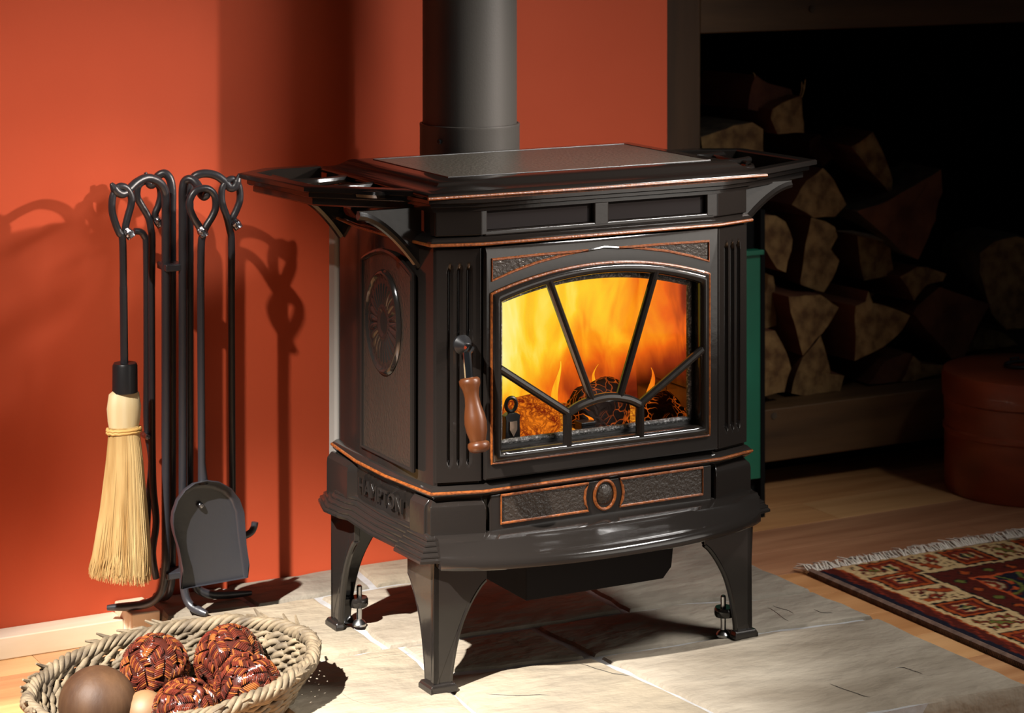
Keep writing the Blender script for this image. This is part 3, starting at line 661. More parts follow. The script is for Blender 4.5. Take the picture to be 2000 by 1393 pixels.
def blob(name, c, rx, ry, rz, mt, par=None, seed=0, rotz=0, seg=22, rough=.12, square=1.0):
    rnd = random.Random(seed); vs = []; fs = []; ns = 14
    ph = [rnd.uniform(0, 6) for _ in range(6)]
    for j in range(ns+1):
        t = j/ns; x = -rx+2*rx*t; e = (1-abs(2*t-1)**5)**.5*.999 if 0 < t < 1 else .0
        for i in range(seg):
            th = 2*PI*i/seg; k = 1+rough*(math.sin(3*th+ph[0]+2*t)+.6*math.sin(5*th+ph[1]-3*t)+.4*math.sin(9*th+ph[2]+9*t))
            y = ry*e*k*math.cos(th); z = rz*e*k*math.sin(th)
            vs.append((c[0]+x*math.cos(rotz)-y*math.sin(rotz), c[1]+x*math.sin(rotz)+y*math.cos(rotz), c[2]+z))
    for j in range(ns):
        for i in range(seg): fs.append((j*seg+i, j*seg+(i+1) % seg, (j+1)*seg+(i+1) % seg, (j+1)*seg+i))
    return MB().add(vs, fs)
p = N(1172, 800, .08); m = blob('l', (p[0], .086, p[2]-.004), .052, .030, .043, CHAR, seed=3, rotz=.1)
tag(build('burning_log', m, CHAR, smooth=60), 'large black charred log with glowing cracks in the middle of the fire', 'log')
p = N(1040, 822, .08); m = blob('l', (p[0], .086, p[2]-.004), .046, .032, .036, GLOWLOG, seed=5, rotz=-.4)
tag(build('burning_log', m, GLOWLOG, smooth=60), 'orange glowing cracked log at the left of the fire, behind the ringed andiron', 'log')
p = N(1290, 815, .08); m = blob('l', (p[0]+.004, .086, p[2]-.004), .042, .030, .034, CHAR, seed=9, rotz=.3)
tag(build('burning_log', m, CHAR, smooth=60), 'dark charred log at the right of the fire, under the right-hand spokes', 'log')
# ember bed
vs = []; fs = []; nu, nv = 50, 26
for j in range(nv+1):
    for i in range(nu+1):
        a = i/nu; b = j/nv; vs.append((.055+.42*a, .03+.24*b, .3125+.010*math.sin(7*a+3)*math.sin(5*b)**2+random.uniform(0, .006)+.014*math.sin(PI*b)))
for j in range(nv):
    for i in range(nu): k = j*(nu+1)+i; fs.append((k, k+1, k+nu+2, k+nu+1))
stuff(build('embers', MB().add(vs, fs), EMBER, fi))
# andirons
def andiron(u, v, full):
    z0 = .3135
    a = thing('andiron', 'small black andiron with a ring top and shield, left in the fire' if full else 'short black square andiron block in front of the middle of the fire', 'andiron', (u, v, z0))
    if full:
        build('plate', MB().prism([(-.013, 0), (.013, 0), (.0115, .05), (.013, .056), (.006, .060), (-.006, .060), (-.013, .056), (-.0115, .05)], lambda p, q, t: (u+p, v+t, z0+q), 0, .012), BLACKM, a, bevel=.001)
        build('shield', MB().prism([(-.006, .048), (.006, .048), (.006, .036), (0, .026), (-.006, .036)], lambda p, q, t: (u+p, v+t, z0+q), -.002, .001), FIREBRICK, a)
        build('ring', MB().tube([(u+.0085*math.cos(2*PI*k/24), v+.006, z0+.0715+.010*math.sin(2*PI*k/24)) for k in range(24)], .0030, 8, closed=True), BLACKM, a)
    else:
        build('plate', MB().box((u-.012, v, z0), (u+.012, v+.02, z0+.032)), BLACKM, a, bevel=.001)
        build('cap', MB().box((u-.013, v-.001, z0+.028), (u+.013, v+.021, z0+.033)), BLACKM, a, bevel=.001)
andiron(N(1002, 800, .03)[0], .030, True); andiron(N(1150, 830, .03)[0], .030, False)

# ================================================================== FIREWOOD NICHE
fr_ = thing('firewood_rack', 'rough dark timber frame around the firewood niche at the right', 'rack', (1.7, .87, FLOOR))
build('post', MB().box((.922, .85, FLOOR), (1.0, .93, 1.06)), OLDWOODV, fr_, bevel=.003)
build('lintel', MB().box((1.0, .852, .855), (2.9, .93, 1.06)), OLDWOOD, fr_, bevel=.003)
build('shelf_beam', MB().box((.98, .85, .008), (2.7, .93, .112)), OLDWOOD, fr_, bevel=.003)
build('shelf_board', MB().box((.98, .93, .06), (2.7, 1.5, .108)), OLDWOOD, fr_)
build('end_post', MB().box((2.7, .85, FLOOR), (2.8, .93, 1.06)), OLDWOODV, fr_)
for x, y in ((1587, 17), (1512, 812)):
    p = N(x, y, .849); build('knot', MB().lathe([(0, 0), (.006, 0), (.007, .002), (0, .002)], (p[0], .8505, p[2]), 10, (0, -1, 0)), BARK, fr_)
LOGS = [ # outline of cut end, depth of end face, label
 ([(1494,421),(1516,421),(1535,433),(1549,469),(1535,532),(1516,526),(1494,486)], .90, 'reddish split log end at the left of the pile, beside the stove bracket'),
 ([(1585,426),(1612,432),(1630,443),(1637,463),(1624,486),(1638,509),(1627,544),(1610,572),(1564,556),(1564,549),(1575,475)], .93, 'tall pale split log end, third row, right of the reddish one'),
 ([(1675,462),(1737,467),(1746,535),(1687,549),(1678,495)], .98, 'square split log end in the middle of the pile'),
 ([(1839,331),(1840,375),(1826,430),(1813,463),(1793,508),(1756,486),(1674,412),(1730,395)], .93, 'big wedge-shaped split log pointing down, at the upper right of the pile'),
 ([(1706,257),(1725,297),(1744,350),(1743,381),(1695,329),(1664,287)], .97, 'narrow wedge split log leaning near the top of the pile'),
 ([(1608,329),(1629,353),(1653,399),(1632,423),(1590,425),(1545,399),(1576,353)], .93, 'fan-shaped split log end just right of the warming shelf'),
 ([(1475,147),(1503,164),(1545,175),(1552,199),(1510,209),(1500,222),(1461,213),(1468,168)], .99, 'small dark split log on the very top of the pile'),
 ([(1508,213),(1527,200),(1566,187),(1571,259),(1517,261),(1505,231)], .95, 'squarish split log just under the topmost one'),
 ([(1370,269),(1433,245),(1471,240),(1492,252),(1490,300),(1480,340),(1370,340)], .96, 'wide split log beside the upright post, behind the stove top'),
 ([(1484,530),(1512,540),(1515,635),(1490,643),(1478,640)], .96, 'thin sliver of split log at the left edge of the pile, half way down'),
 ([(1541,580),(1601,575),(1638,601),(1618,636),(1568,694),(1545,610)], .90, 'triangular split log end with its point down, lower left of the pile'),
 ([(1670,598),(1690,590),(1696,569),(1706,592),(1742,601),(1776,615),(1762,647),(1727,676),(1670,706)], .90, 'large bright split log end with a notched top, low in the middle of the pile'),
 ([(1759,541),(1790,521),(1813,523),(1848,535),(1842,549),(1810,557),(1785,587),(1773,561)], .94, 'flat small split log end right of centre in the pile'),
 ([(1792,597),(1836,560),(1934,595),(1911,635),(1885,696),(1859,700),(1813,647),(1785,612)], .96, 'broad dark split log end at the right of the pile above the red bucket'),
 ([(1916,495),(1940,472),(1985,462),(2030,470),(2050,560),(2030,640),(1965,643),(1935,610),(1913,530)], .97, 'large rounded log end at the right edge of the picture'),
 ([(1488,647),(1512,645),(1526,670),(1541,704),(1546,719),(1538,739),(1532,765),(1488,775)], .89, 'pale split log end in the bottom left corner of the pile'),
 ([(1603,655),(1624,730),(1648,733),(1641,768),(1569,773),(1546,768),(1555,730),(1568,699)], .92, 'grey split log end standing on the beam, second from the left'),
 ([(1698,762),(1727,705),(1770,690),(1780,692),(1760,755),(1721,764)], .94, 'reddish split log end on the beam below the large notched one'),
 ([(1762,763),(1784,695),(1802,710),(1845,715),(1842,728),(1786,752)], .93, 'split log end with white frayed fibres, beside the red bucket'),
 ([(1580,275),(1600,262),(1625,285),(1632,305),(1610,325),(1580,300)], 1.05, 'dark reddish log end deep in the pile behind the warming shelf tip'),
 ([(1655,580),(1690,550),(1760,552),(1772,600),(1742,597),(1708,588),(1697,565),(1688,586),(1660,595)], .99, 'dark log lying above the large notched log'),
 ([(1640,690),(1668,712),(1700,702),(1722,690),(1696,764),(1652,768),(1652,730)], 1.0, 'dark log deep in the pile between the standing logs at the bottom'),
 ([(1650,390),(1672,420),(1752,490),(1736,462),(1672,455),(1640,440),(1636,425)], 1.02, 'dark log behind the big wedge log'),
 ([(1850,700),(1888,700),(1915,640),(1960,650),(1990,690),(1990,760),(1850,760)], 1.05, 'dark log behind the red bucket lid'),
 ([(1496,345),(1540,350),(1545,400),(1570,415),(1560,418),(1496,416)], 1.0, 'dark log behind the stove shelf bracket'),
]
for i, (poly, vv, lab) in enumerate(LOGS):
    rnd = random.Random(i)
    if i >= 19: vv = 1.12
    P3 = [N(x, y, vv) for x, y in poly]; P2 = [(p[0], p[2]) for p in P3]
    if min(b for a, b in P2) < .112: P2 = [(a, max(b, .1125)) for a, b in P2]
    rp_ = []
    n0 = len(P2)
    for k in range(n0):
        a = Vector(P2[k]); b = Vector(P2[(k+1) % n0]); m_ = max(1, int((b-a).length/.018))
        for j in range(m_): rp_.append(tuple(a.lerp(b, j/m_)+Vector((rnd.uniform(-1, 1), rnd.uniform(-1, 1)))*.0012))
    n = len(rp_); cx_ = sum(a for a, b in rp_)/n; cz_ = sum(b for a, b in rp_)/n
    top = thing('firewood_log', lab, 'log', (cx_, vv+.12, min(b for a, b in rp_)), 'split logs stacked in the niche')
    sk = rnd.uniform(-.03, .03)
    ringm = [[(a, vv+rnd.uniform(-.002, .002), b) for a, b in rp_], [(a+sk*.3, vv+.05, b) for a, b in rp_], [(a+sk*.7, vv+.1, b) for a, b in rp_], [(a+sk, vv+.155, b) for a, b in rp_]]
    body = MB(); body.rings(ringm, cap0=False, cap1=True)
    build('split_side', body, LOGSIDE if i not in (3, 14, 22, 8) else BARK, top, smooth=35)
    face = MB(); fc = [(cx_, vv-.002, cz_)]+ringm[0]+[(cx_+(a-cx_)*.55+rnd.uniform(-.002, .002), vv+rnd.uniform(-.004, .002), cz_+(b-cz_)*.55) for a, y_, b in ringm[0]]
    fs = [(1+k, 1+(k+1) % n, 1+n+(k+1) % n, 1+n+k) for k in range(n)]+[(0, 1+n+k, 1+n+(k+1) % n) for k in range(n)]
    build('cut_end', face.add(fc, fs), LOGEND if i not in (3, 6, 13, 17, 19) else LOGSIDE, top, smooth=50)
# loose bark splinter, straw wisps
pts = [N(x, y, .925) for x, y in ((1635, 447), (1665, 450), (1700, 458), (1727, 467))]
tag(build('bark_strip', MB().tube([(p[0], .925, p[2]-.004) for p in pts], [.001, .004, .005, .001], 6), BARK), 'thin loose strip of bark between two logs in the middle of the pile', 'bark')
m = MB()
for (x0, y0, x1, y1) in [(1566, 190, 1573, 155), (1568, 185, 1569, 165), (1562, 190, 1566, 160), (1474, 150, 1471, 142)]:
    a = N(x0, y0, .955); b = N(x1, y1, .95); m.tube([a, ((a[0]+b[0])/2+.002, .952, (a[2]+b[2])/2), b], .0008, 5)
tag(stuff(build('straw_wisps', m, STRAW)), 'few dry straw wisps sticking up from the topmost logs', 'straw')

# ---- green metal panel behind the stove
g0 = N(1462, 934, .70); 
gp = thing('green_panel', 'narrow green painted metal panel standing between the stove and the firewood', 'panel', (1.0, .72, FLOOR))
build('panel_board', MB().box((.93, .70, .024), (1.037, .712, .453)), GREEN, gp, bevel=.002)
build('panel_rim', MB().box((.93, .692, .447), (1.040, .716, .456)), GREEN, gp, bevel=.001)
build('panel_shade_strip', MB().box((1.037, .70, FLOOR), (1.047, .76, .53)).box((.93, .716, FLOOR), (1.037, .73, .53)), BLACKW, gp)  # black strip paints in the shadowed side of the green panel

# ---- red-brown lidded bucket
BC = (1.622, .635)
bk = thing('lidded_bucket', 'round red-brown lidded pail with a lid ring, on the floor before the firewood', 'bucket', (BC[0], BC[1], FLOOR))
R_ = .160; zt = G(1848, 716, .20)[2]
H_ = .236
build('pail', MB().lathe([(0, 0), (R_-.006, 0), (R_-.003, .004), (R_-.003, .115), (R_, .118), (R_, .126), (R_-.003, .129), (R_-.002, H_-.055), (R_-.012, H_-.055), (0, H_-.055)], (BC[0], BC[1], FLOOR), 64), BUCKET, bk, smooth=40)
lb = build('pail_lid', MB().lathe([(0, H_-.056), (R_-.004, H_-.056), (R_+.001, H_-.052), (R_+.002, H_-.010), (R_-.001, H_-.002), (R_-.006, H_), (R_-.05, H_+.003), (0, H_+.005)], (BC[0], BC[1], FLOOR), 64), BUCKET, bk, smooth=40)
build('lid_ring', MB().tube([(BC[0]+.042*math.cos(2*PI*k/32), BC[1]+.030*math.sin(2*PI*k/32), FLOOR+H_+.009) for k in range(32)], .0035, 8, closed=True), IRON, lb)
build('lid_staple', MB().tube([(BC[0]-.01, BC[1]+.03, FLOOR+H_), (BC[0]-.01, BC[1]+.03, FLOOR+H_+.016), (BC[0]+.01, BC[1]+.03, FLOOR+H_+.016), (BC[0]+.01, BC[1]+.03, FLOOR+H_)], .0025, 6), IRON, lb)

# ================================================================== RUG
RU0, RV1 = .900, .350; RW, RD = 1.5, 1.05
rg = thing('oriental_rug', 'dark red patterned oriental rug with white fringe, on the floor beside the hearth', 'rug', (RU0+.4, RV1-.4, FLOOR))
RED = (.16, .020, .010); DRED = (.070, .011, .007); NAVY = (.010, .010, .018); CREAM = (.50, .35, .17); ORG_ = (.30, .055, .012); GRN = (.11, .12, .025); BLK = (.010, .008, .008)
def motif(x, y, s=0):       # x,y in 0..1 cell, a leafy rosette
    dx, dy = x-.5, y-.5; r_ = math.hypot(dx, dy*1.1); th = math.atan2(dy, dx)
    pet = .30+.10*math.cos(6*th+s)
    if r_ < .08: return CREAM if s % 2 else ORG_
    if r_ < .15: return NAVY
    if r_ < pet*.72: return GRN if s % 3 == 1 else RED
    if r_ < pet*.9: return BLK
    if r_ < pet*1.15 and s % 2: return ORG_
    return None
def panelm(x, y, s):        # framed panel
    b_ = min(x, 1-x, y, 1-y)
    if b_ < .06: return BLK
    if b_ < .15: return ORG_ if s % 2 else GRN
    if b_ < .22: return DRED
    if abs(math.sin(x*16+s)) > .9 and .3 < y < .7: return CREAM
    dx, dy = x-.5, y-.5
    if abs(dx)+abs(dy) < .12: return GRN
    if abs(dx)+abs(dy) < .22: return NAVY
    if abs(dx)+abs(dy) < .27: return ORG_
    return RED
def panel2(x, y, k):        # animal-like blotches with serrated edges on cream
    if x < .05 or x > .95: return CREAM
    f1 = math.sin(7.3*x+k)*math.cos(6.1*y-k*.7)+.6*math.sin(17*x-9*y+k)+.35*math.sin(31*x+23*y)
    e = min(x-.05, .95-x, y, 1-y)
    if e < .07: return CREAM
    if f1 > .75: return GRN if k % 4 == 0 else ORG_
    if f1 > .20: return RED
    if f1 > -.05: return BLK
    if f1 < -.95: return DRED
    return CREAM
def rugcol(a, b):           # a from long side edge, b from fringe edge (metres)
    d = min(a, b*1.0+.045)
    along = b if a < b+.045 else a
    wv = .002*math.sin(along*90)
    d += wv
    if d < .022: return NAVY if a < b else DRED
    if d < .045: return DRED if (int(along*60)+int(d*200)) % 5 else RED
    if d < .050: return ORG_
    if d < .058: return CREAM
    if d < .150:
        cell = .085; k = int(along/cell); x = (along % cell)/cell; y = (d-.058)/.092
        if k % 2: return panelm(x, y, k)
        return panel2(x, y, k)
    if d < .158: return CREAM
    if d < .162: return BLK
    if d < .212:
        cell = .05; k = int(along/cell); x = (along % cell)/cell; y = (d-.162)/.05
        c = None
        if abs(x-.5)+abs(y-.5) < .22: c = GRN if k % 2 else ORG_
        elif abs(x-.5)+abs(y-.5) < .3: c = BLK
        return c or DRED
    if d < .219: return (.42, .07, .02)
    # field
    x = (a*7.0) % 1; y = (b*7.0) % 1; k = int(a*7)+3*int(b*7)
    q_ = abs(math.sin(a*48)*math.sin(b*52))
    dx, dy = x-.5, y-.5; r_ = math.hypot(dx, dy)
    if r_ < .09: return CREAM
    if r_ < .16: return RED
    if r_ < .20: return (.30, .22, .12)
    if .30 < r_ < .34+.03*math.cos(8*math.atan2(dy, dx)): return (.42, .07, .02)
    if .38 < r_ < .43: return GRN
    if q_ > .88: return DRED
    return NAVY if r_ > .25 else DRED
ST_ = .0035; vis_w, vis_d = .74, .80
nu, nv = int(vis_w/ST_), int(vis_d/ST_); vs = []; fs = []
for j in range(nv+1):
    for i in range(nu+1):
        a = i*ST_; b = j*ST_; e = min(a, b, .02)/.02
        vs.append((RU0+a, RV1-b, FLOOR+.0042+.004*e**.5+.0008*math.sin(a*300)*math.sin(b*280)+.0015*math.sin(a*9+b*5)))
for j in range(nv):
    for i in range(nu): k = j*(nu+1)+i; fs.append((k, k+nu+1, k+nu+2, k+1))
rm = MB().add(vs, fs); rp_o = build('pile', rm, RUG, rg, smooth=60)
ca = rp_o.data.color_attributes.new('Col', 'FLOAT_COLOR', 'POINT')
cols = []
rn_ = random.Random(3)
for vtx in rp_o.data.vertices:
    a = vtx.co.x+ORG[rg.name][0]-RU0; b = RV1-(vtx.co.y+ORG[rg.name][1])
    c = rugcol(max(0, a+rn_.uniform(-.0008, .0008)), max(0, b+rn_.uniform(-.0008, .0008))); k = rn_.uniform(.8, 1.15)
    cols += [c[0]*k, c[1]*k, c[2]*k, 1]
ca.data.foreach_set('color', cols)
build('backing', MB().box((RU0+.001, RV1-vis_d, FLOOR+.0005), (RU0+vis_w, RV1-.001, FLOOR+.0045)), BINDING, rg)
m = MB(); n = 210
for k in range(n):   # overcast edge: a ridge per stitch
    b = vis_d*k/n; m.tube([(RU0-.004, RV1-b, FLOOR+.0015), (RU0-.003, RV1-b-.001, FLOOR+.0085), (RU0+.003, RV1-b-.002, FLOOR+.0105), (RU0+.008, RV1-b-.003, FLOOR+.0085)], [.0012, .0019, .0019, .0012], 5)
stuff(build('overcast_edge', m, BINDING, rg))
m = MB()
for k in range(620):
    a = random.uniform(-.004, vis_w); l_ = random.uniform(.020, .034); s_ = random.uniform(-.018, .014); h_ = random.uniform(.004, .016)
    m.tube([(RU0+a, RV1-.003, FLOOR+.006), (RU0+a+s_*.4, RV1+l_*.4, FLOOR+h_), (RU0+a+s_, RV1+l_, FLOOR+random.uniform(.001, h_))], [.0015, .0014, .0007], 5)
stuff(build('fringe', m, FRINGE, rg)); rg.children[-1]['label'] = 'off-white wool fringe'

# ================================================================== FIRE TOOLS
def px(pts, v): # list of (x,y[,dv]) -> 3-D
    out = []
    for p in pts:
        vv = v+(p[2] if len(p) > 2 else 0); q_ = N(p[0], p[1], vv); out.append(q_)
    return out
ts = thing('fire_tool_stand', 'black wrought iron stand of four hooked bars on splayed feet, holding fire tools', 'tool stand', (-.17, .53, 0))
def rod(top, x, v, foot, r=.0068):
    up = px(top, v)
    base = N(x, 1100, v)
    path = [tuple(q_) for q_ in smoothpath(up, 6)]
    low = [(up[0][0], v, .60), (up[0][0], v, .3), (up[0][0], v, .08)]
    full = [q_ for q_ in reversed(path)]+low
    ft = smoothpath([low[-1], (low[-1][0]+(foot[0]-low[-1][0])*.08, low[-1][1]+(foot[1]-low[-1][1])*.08, .035), (low[-1][0]+(foot[0]-low[-1][0])*.35, low[-1][1]+(foot[1]-low[-1][1])*.35, .014), (foot[0], foot[1], .006)], 6)
    pts = full+[tuple(q_) for q_ in ft[1:]]
    n = len(pts); rr = []
    for i in range(n):
        rr.append(r*(.35+.65*min(1, i/7)) if i < 7 else (r if i < n-3 else r*(1-.12*(3-(n-1-i)))))
    return build('hooked_bar', MB().tube(pts, rr, 12), IRON, ts, smooth=60)
rod([(324, 400), (323, 378), (315, 360, -.004), (300, 350, -.008), (284, 348, -.012), (266, 357, -.018), (252, 370, -.024), (240, 379, -.028), (229, 375, -.030), (222, 366, -.030), (217, 358, -.030)], 324, .520, (-.288, .574))
rod([(336, 400), (336, 372), (332, 350, .002), (322, 339, .006), (310, 343, .010), (304, 352, .014), (297, 361, .018), (290, 356, .018), (284, 337, .018)], 336, .545, (-.20, .600))
rod([(357, 400), (357, 372), (360, 356), (368, 350, -.004), (378, 353, -.010), (387, 364, -.020), (393, 379, -.034), (399, 384, -.040), (404, 378, -.044), (405, 362, -.044)], 357, .510, (-.162, .470))
rod([(370, 400), (370, 375), (376, 350), (388, 341, -.003), (405, 339, -.006), (424, 344, -.010), (440, 356, -.014), (450, 367, -.018), (459, 364, -.020), (464, 352, -.020), (469, 339, -.020)], 370, .535, (-.059, .541))
p = N(339, 521, .515); build('cross_tie', MB().box((p[0]-.016, .505, p[2]-.006), (p[0]+.016, .548, p[2]+.005)), IRON, ts, bevel=.002)
p = N(345, 1085, .52); build('cross_tie', MB().box((p[0]-.02, .508, .055), (p[0]+.016, .545, .066)), IRON, ts, bevel=.002)
def loop_rod(t, pts, v, r=.0058, tip=2):
    P = smoothpath(px(pts, v), 6)
    n = len(P); rr = [r*(.6+.4*min(1, (n-1-i)/6)) for i in range(n)]
    build('handle_loop', MB().tube(P, r, 12), IRON, t, smooth=60)
    e = P[-1]; d = (P[-1]-P[-4]).normalized()
    b_ = MB().tube([e-d*.002, e+d*.004+Vector((0, -.004, 0)), e+d*.013+Vector((0, -.007, 0))], [r*1.0, r*1.35, r*1.2], 9)
    build('hammered_tip', b_, IRONB, t, smooth=20)['label'] = 'bright hammered scroll end'
# broom
bv = .492
br = thing('hearth_broom', 'straw hearth broom with a black ferrule, hanging at the left of the tool stand', 'broom', (N(243, 1130, bv)[0], bv, .03))
loop_rod(br, [(241, 560), (239.5, 470), (233, 455), (226, 438), (219, 412), (220, 385), (229, 368), (237, 364), (248, 369), (256, 384), (256, 400), (250, 422), (245, 443), (247, 450)], bv)
a = N(241, 560, bv); b = N(243, 715, bv); build('shaft', MB().tube([a, b], .0062, 12), IRON, br)
a = N(244, 709, bv); b = N(243.5, 766, bv)
build('ferrule', MB().lathe([(0, 0), (.0175, 0), (.0192, -.004), (.0195, -(a[2]-b[2])), (0, -(a[2]-b[2]))], a, 28), BLACKM, br, smooth=40)
prof = []
for (y, x0, x1) in [(762, 224, 264), (772, 213, 271), (800, 209, 275), (825, 211, 273), (836, 213, 271)]:
    q0 = N(x0, y, bv); q1 = N(x1, y, bv); prof.append(((q1[0]-q0[0])/2, q0[2], (q0[0]+q1[0])/2))
def ellring(c, z, rx, ry, n=36, jag=0): return [(c+rx*math.cos(2*PI*k/n), bv+ry*math.sin(2*PI*k/n), z+(random.uniform(-jag, jag))) for k in range(n)]
build('bound_straw', MB().rings([ellring(c, z, r_, r_*.62) for r_, z, c in prof]), STRAWT, br, smooth=60)['label'] = 'pale bleached straw bound below the ferrule'
q_ = N(242, 838, bv); m = MB()
for dz in (.0, -.004): m.tube([(q_[0]+.0262*math.cos(2*PI*k/30), bv+.0170*math.sin(2*PI*k/30), q_[2]+dz+.001*math.sin(3*k)) for k in range(30)], .0026, 7, closed=True)
build('twine_band', m, TWINE, br)
prof2 = []
for (y, x0, x1) in [(838, 214, 270), (880, 212, 275), (960, 205, 280), (1040, 196, 284), (1075, 194, 283), (1080, 200, 276)]:
    q0 = N(x0, y, bv); q1 = N(x1, y, bv); prof2.append(((q1[0]-q0[0])/2*.93, q0[2], (q0[0]+q1[0])/2))
build('straw_core', MB().rings([ellring(c, z, r_*.86, .012+.003*i) for i, (r_, z, c) in enumerate(prof2)]), STRAW, br, smooth=60)
m = MB()
for k in range(2000):
    th = random.uniform(0, 2*PI); rr = random.uniform(.75, 1)**.5; s = math.cos(th)*rr; tt = math.sin(th)*rr
    pts = []
    e = random.uniform(-.02, .015) if random.random() < .95 else .03
    for i, (y, x0, x1) in enumerate([(836, 214, 270), (900, 209, 277), (1000, 197, 285), (1080, 184, 291), (1125, 176, 292)]):
        q0 = N(x0, y, bv); q1 = N(x1, y, bv)
        z = q0[2] if i < 4 else N(243, 1108+14*(s+1)/1.3 if s < .3 else 1126, bv)[2]+e*.5
        pts.append(((q0[0]+q1[0])/2+s*(q1[0]-q0[0])/2+random.uniform(-.001, .001)*i*.5, bv+tt*(.0165+.006*i), z))
    m.tube(pts, [.0007, .0007, .0006, .0005, .0003], 3)
stuff(build('straw', m, STRAW, br, smooth=0))
# shovel
sv = .462
sh = thing('ash_shovel', 'black iron ash shovel hanging at the front of the tool stand, flat pan downwards', 'shovel', (N(410, 1140, sv)[0], sv, .02))
loop_rod(sh, [(392, 560), (393, 480), (396, 460), (403, 442), (414, 424), (421, 406), (420, 385), (411, 372), (397, 368), (381, 374), (372, 388), (370, 404), (378, 425), (388, 441), (391, 447)], sv)
a = N(392, 560, sv); b = N(394, 905, sv); c_ = N(397, 945, sv); build('shaft', MB().tube([a, b, c_], [.0060, .0060, .0085], 12), IRON, sh)
OUT = [(333, 1020), (334, 1000), (342, 975), (356, 955), (375, 941), (398, 936), (422, 939), (446, 952), (462, 972), (471, 998), (473, 1030), (475, 1060), (481, 1100), (487, 1129), (420, 1141), (356, 1152), (352, 1110), (345, 1070), (336, 1040)]
fr3 = [N(x, y, sv) for x, y in OUT]
cc = (sum(p[0] for p in fr3)/len(fr3), sum(p[2] for p in fr3)/len(fr3))
def pan_ring(s, dv):
    r_ = []
    for k, p in enumerate(fr3):
        lip = 1 if k <= 12 or k >= 16 else (0 if dv < 0 else 1)
        top = max(0, 1-abs(k-5.5)/5.5); s2 = 1-(1-s)*(1+1.6*top)
        r_.append((cc[0]+(p[0]-cc[0])*s2, sv+dv*lip+(.006 if not lip else 0), cc[1]+(p[2]-cc[1])*(s2 if (k <= 12 or k >= 16) else 1)))
    return r_
m = MB(); m.rings([pan_ring(.90, .0085), pan_ring(.93, .0075), pan_ring(.965, .001), pan_ring(.99, -.012), pan_ring(1.0, -.014), pan_ring(1.008, -.012), pan_ring(.985, .002), pan_ring(.95, .0095), pan_ring(.90, .0105)])
build('pan', m, IRON, sh, smooth=50)
p = N(394, 989, sv); build('rivet', MB().lathe([(0, .004), (.003, .0035), (.0048, 0), (.0048, -.006)], (p[0], sv+.004, p[2]), 14, (0, -1, 0)), IRONB, sh)
# poker
pv = .520
pk = thing('poker', 'black iron poker with an upturned hook at the end, hanging right of the shovel', 'poker', (N(455, 1040, pv)[0], pv, .1))
loop_rod(pk, [(452, 560), (452, 470), (449, 450), (443, 424), (434, 397), (433, 373), (440, 358), (452, 350), (463, 357), (468, 372), (468, 392), (461, 412), (455, 425), (457, 432)], pv)
P = px([(452, 560), (453, 800), (454, 960), (456, 1030), (464, 1043), (478, 1046), (490, 1040), (496, 1030), (498, 1020)], pv)
build('shaft', MB().tube([P[0], P[1]]+[tuple(q) for q in smoothpath(P[2:], 5)], .0056, 12), IRON, pk, smooth=60)
# tongs
tv = .567
tg = thing('tongs', 'black iron log tongs hanging behind the broom at the back of the stand', 'tongs', (N(298, 1130, tv)[0], tv, .03))
loop_rod(tg, [(296, 560), (297, 470), (295, 448), (290, 425), (277, 402), (268, 384), (270, 364), (282, 354), (296, 352), (310, 362), (314, 380), (310, 400), (303, 418), (306, 428)], tv)
P1 = px([(296, 560), (297, 850), (299, 950), (305, 1020), (298, 1080), (305, 1130)], tv); build('arm', MB().tube([P1[0]]+[tuple(q) for q in smoothpath(P1[1:], 5)], .0056, 10), IRON, tg, smooth=60)
P2_ = px([(262, 452), (274, 453), (282, 462), (286, 490), (287, 700), (287, 830), (296, 900), (290, 980), (287, 1050), (296, 1120)], tv+.012); build('arm', MB().tube(smoothpath(P2_, 5), .0056, 10), IRON, tg, smooth=60)
p = N(285, 852, tv); build('pivot_rivet', MB().lathe([(0, .004), (.004, .003), (.005, 0), (.005, -.02)], (p[0], tv-.006, p[2]), 12, (0, -1, 0)), IRONB, tg)

# ================================================================== BASKET
BCu, BCv = -.345, .125
bs = thing('wicker_basket', 'round grey-brown willow basket with plaited rim, holding woven balls', 'basket', (BCu, BCv, FLOOR))
def bpt(th, h, extra=0):  # h 0..1 bottom to rim
    ru = (.118+.082*h**.7)+extra; rv = (.100+.063*h**.7)+extra
    z = FLOOR+.004+.088*h + h*(.020*math.cos(th)+.004*math.sin(th))
    return Vector((BCu+ru*math.cos(th), BCv+rv*math.sin(th), z))
def twist(h, ex, nst, rad, coil, turns, n=220, name='strand', vary=.25, mt=WICKER, par=None, one=True):
    mball = MB()
    for s in range(nst):
        pts = []; rr = []
        for k in range(n):
            th = 2*PI*k/n; ph = turns*th+2*PI*s/nst
            c = bpt(th, h, ex); o_ = Vector((math.cos(th), math.sin(th), 0))
            wob = 1+vary*math.sin(3*th+s*2.1+h*9)
            pts.append(c+o_*coil*math.cos(ph)*wob+Vector((0, 0, 1))*coil*math.sin(ph)*wob); rr.append(rad*(1+.18*math.sin(11*th+s*1.7+h*5)))
        m = mball if one else MB()
        m.tube(pts, rr, 7, closed=True)
        if not one: build(name, m, mt, par, smooth=60)
    if one: return stuff(build(name, mball, mt, par or bs, smooth=60))
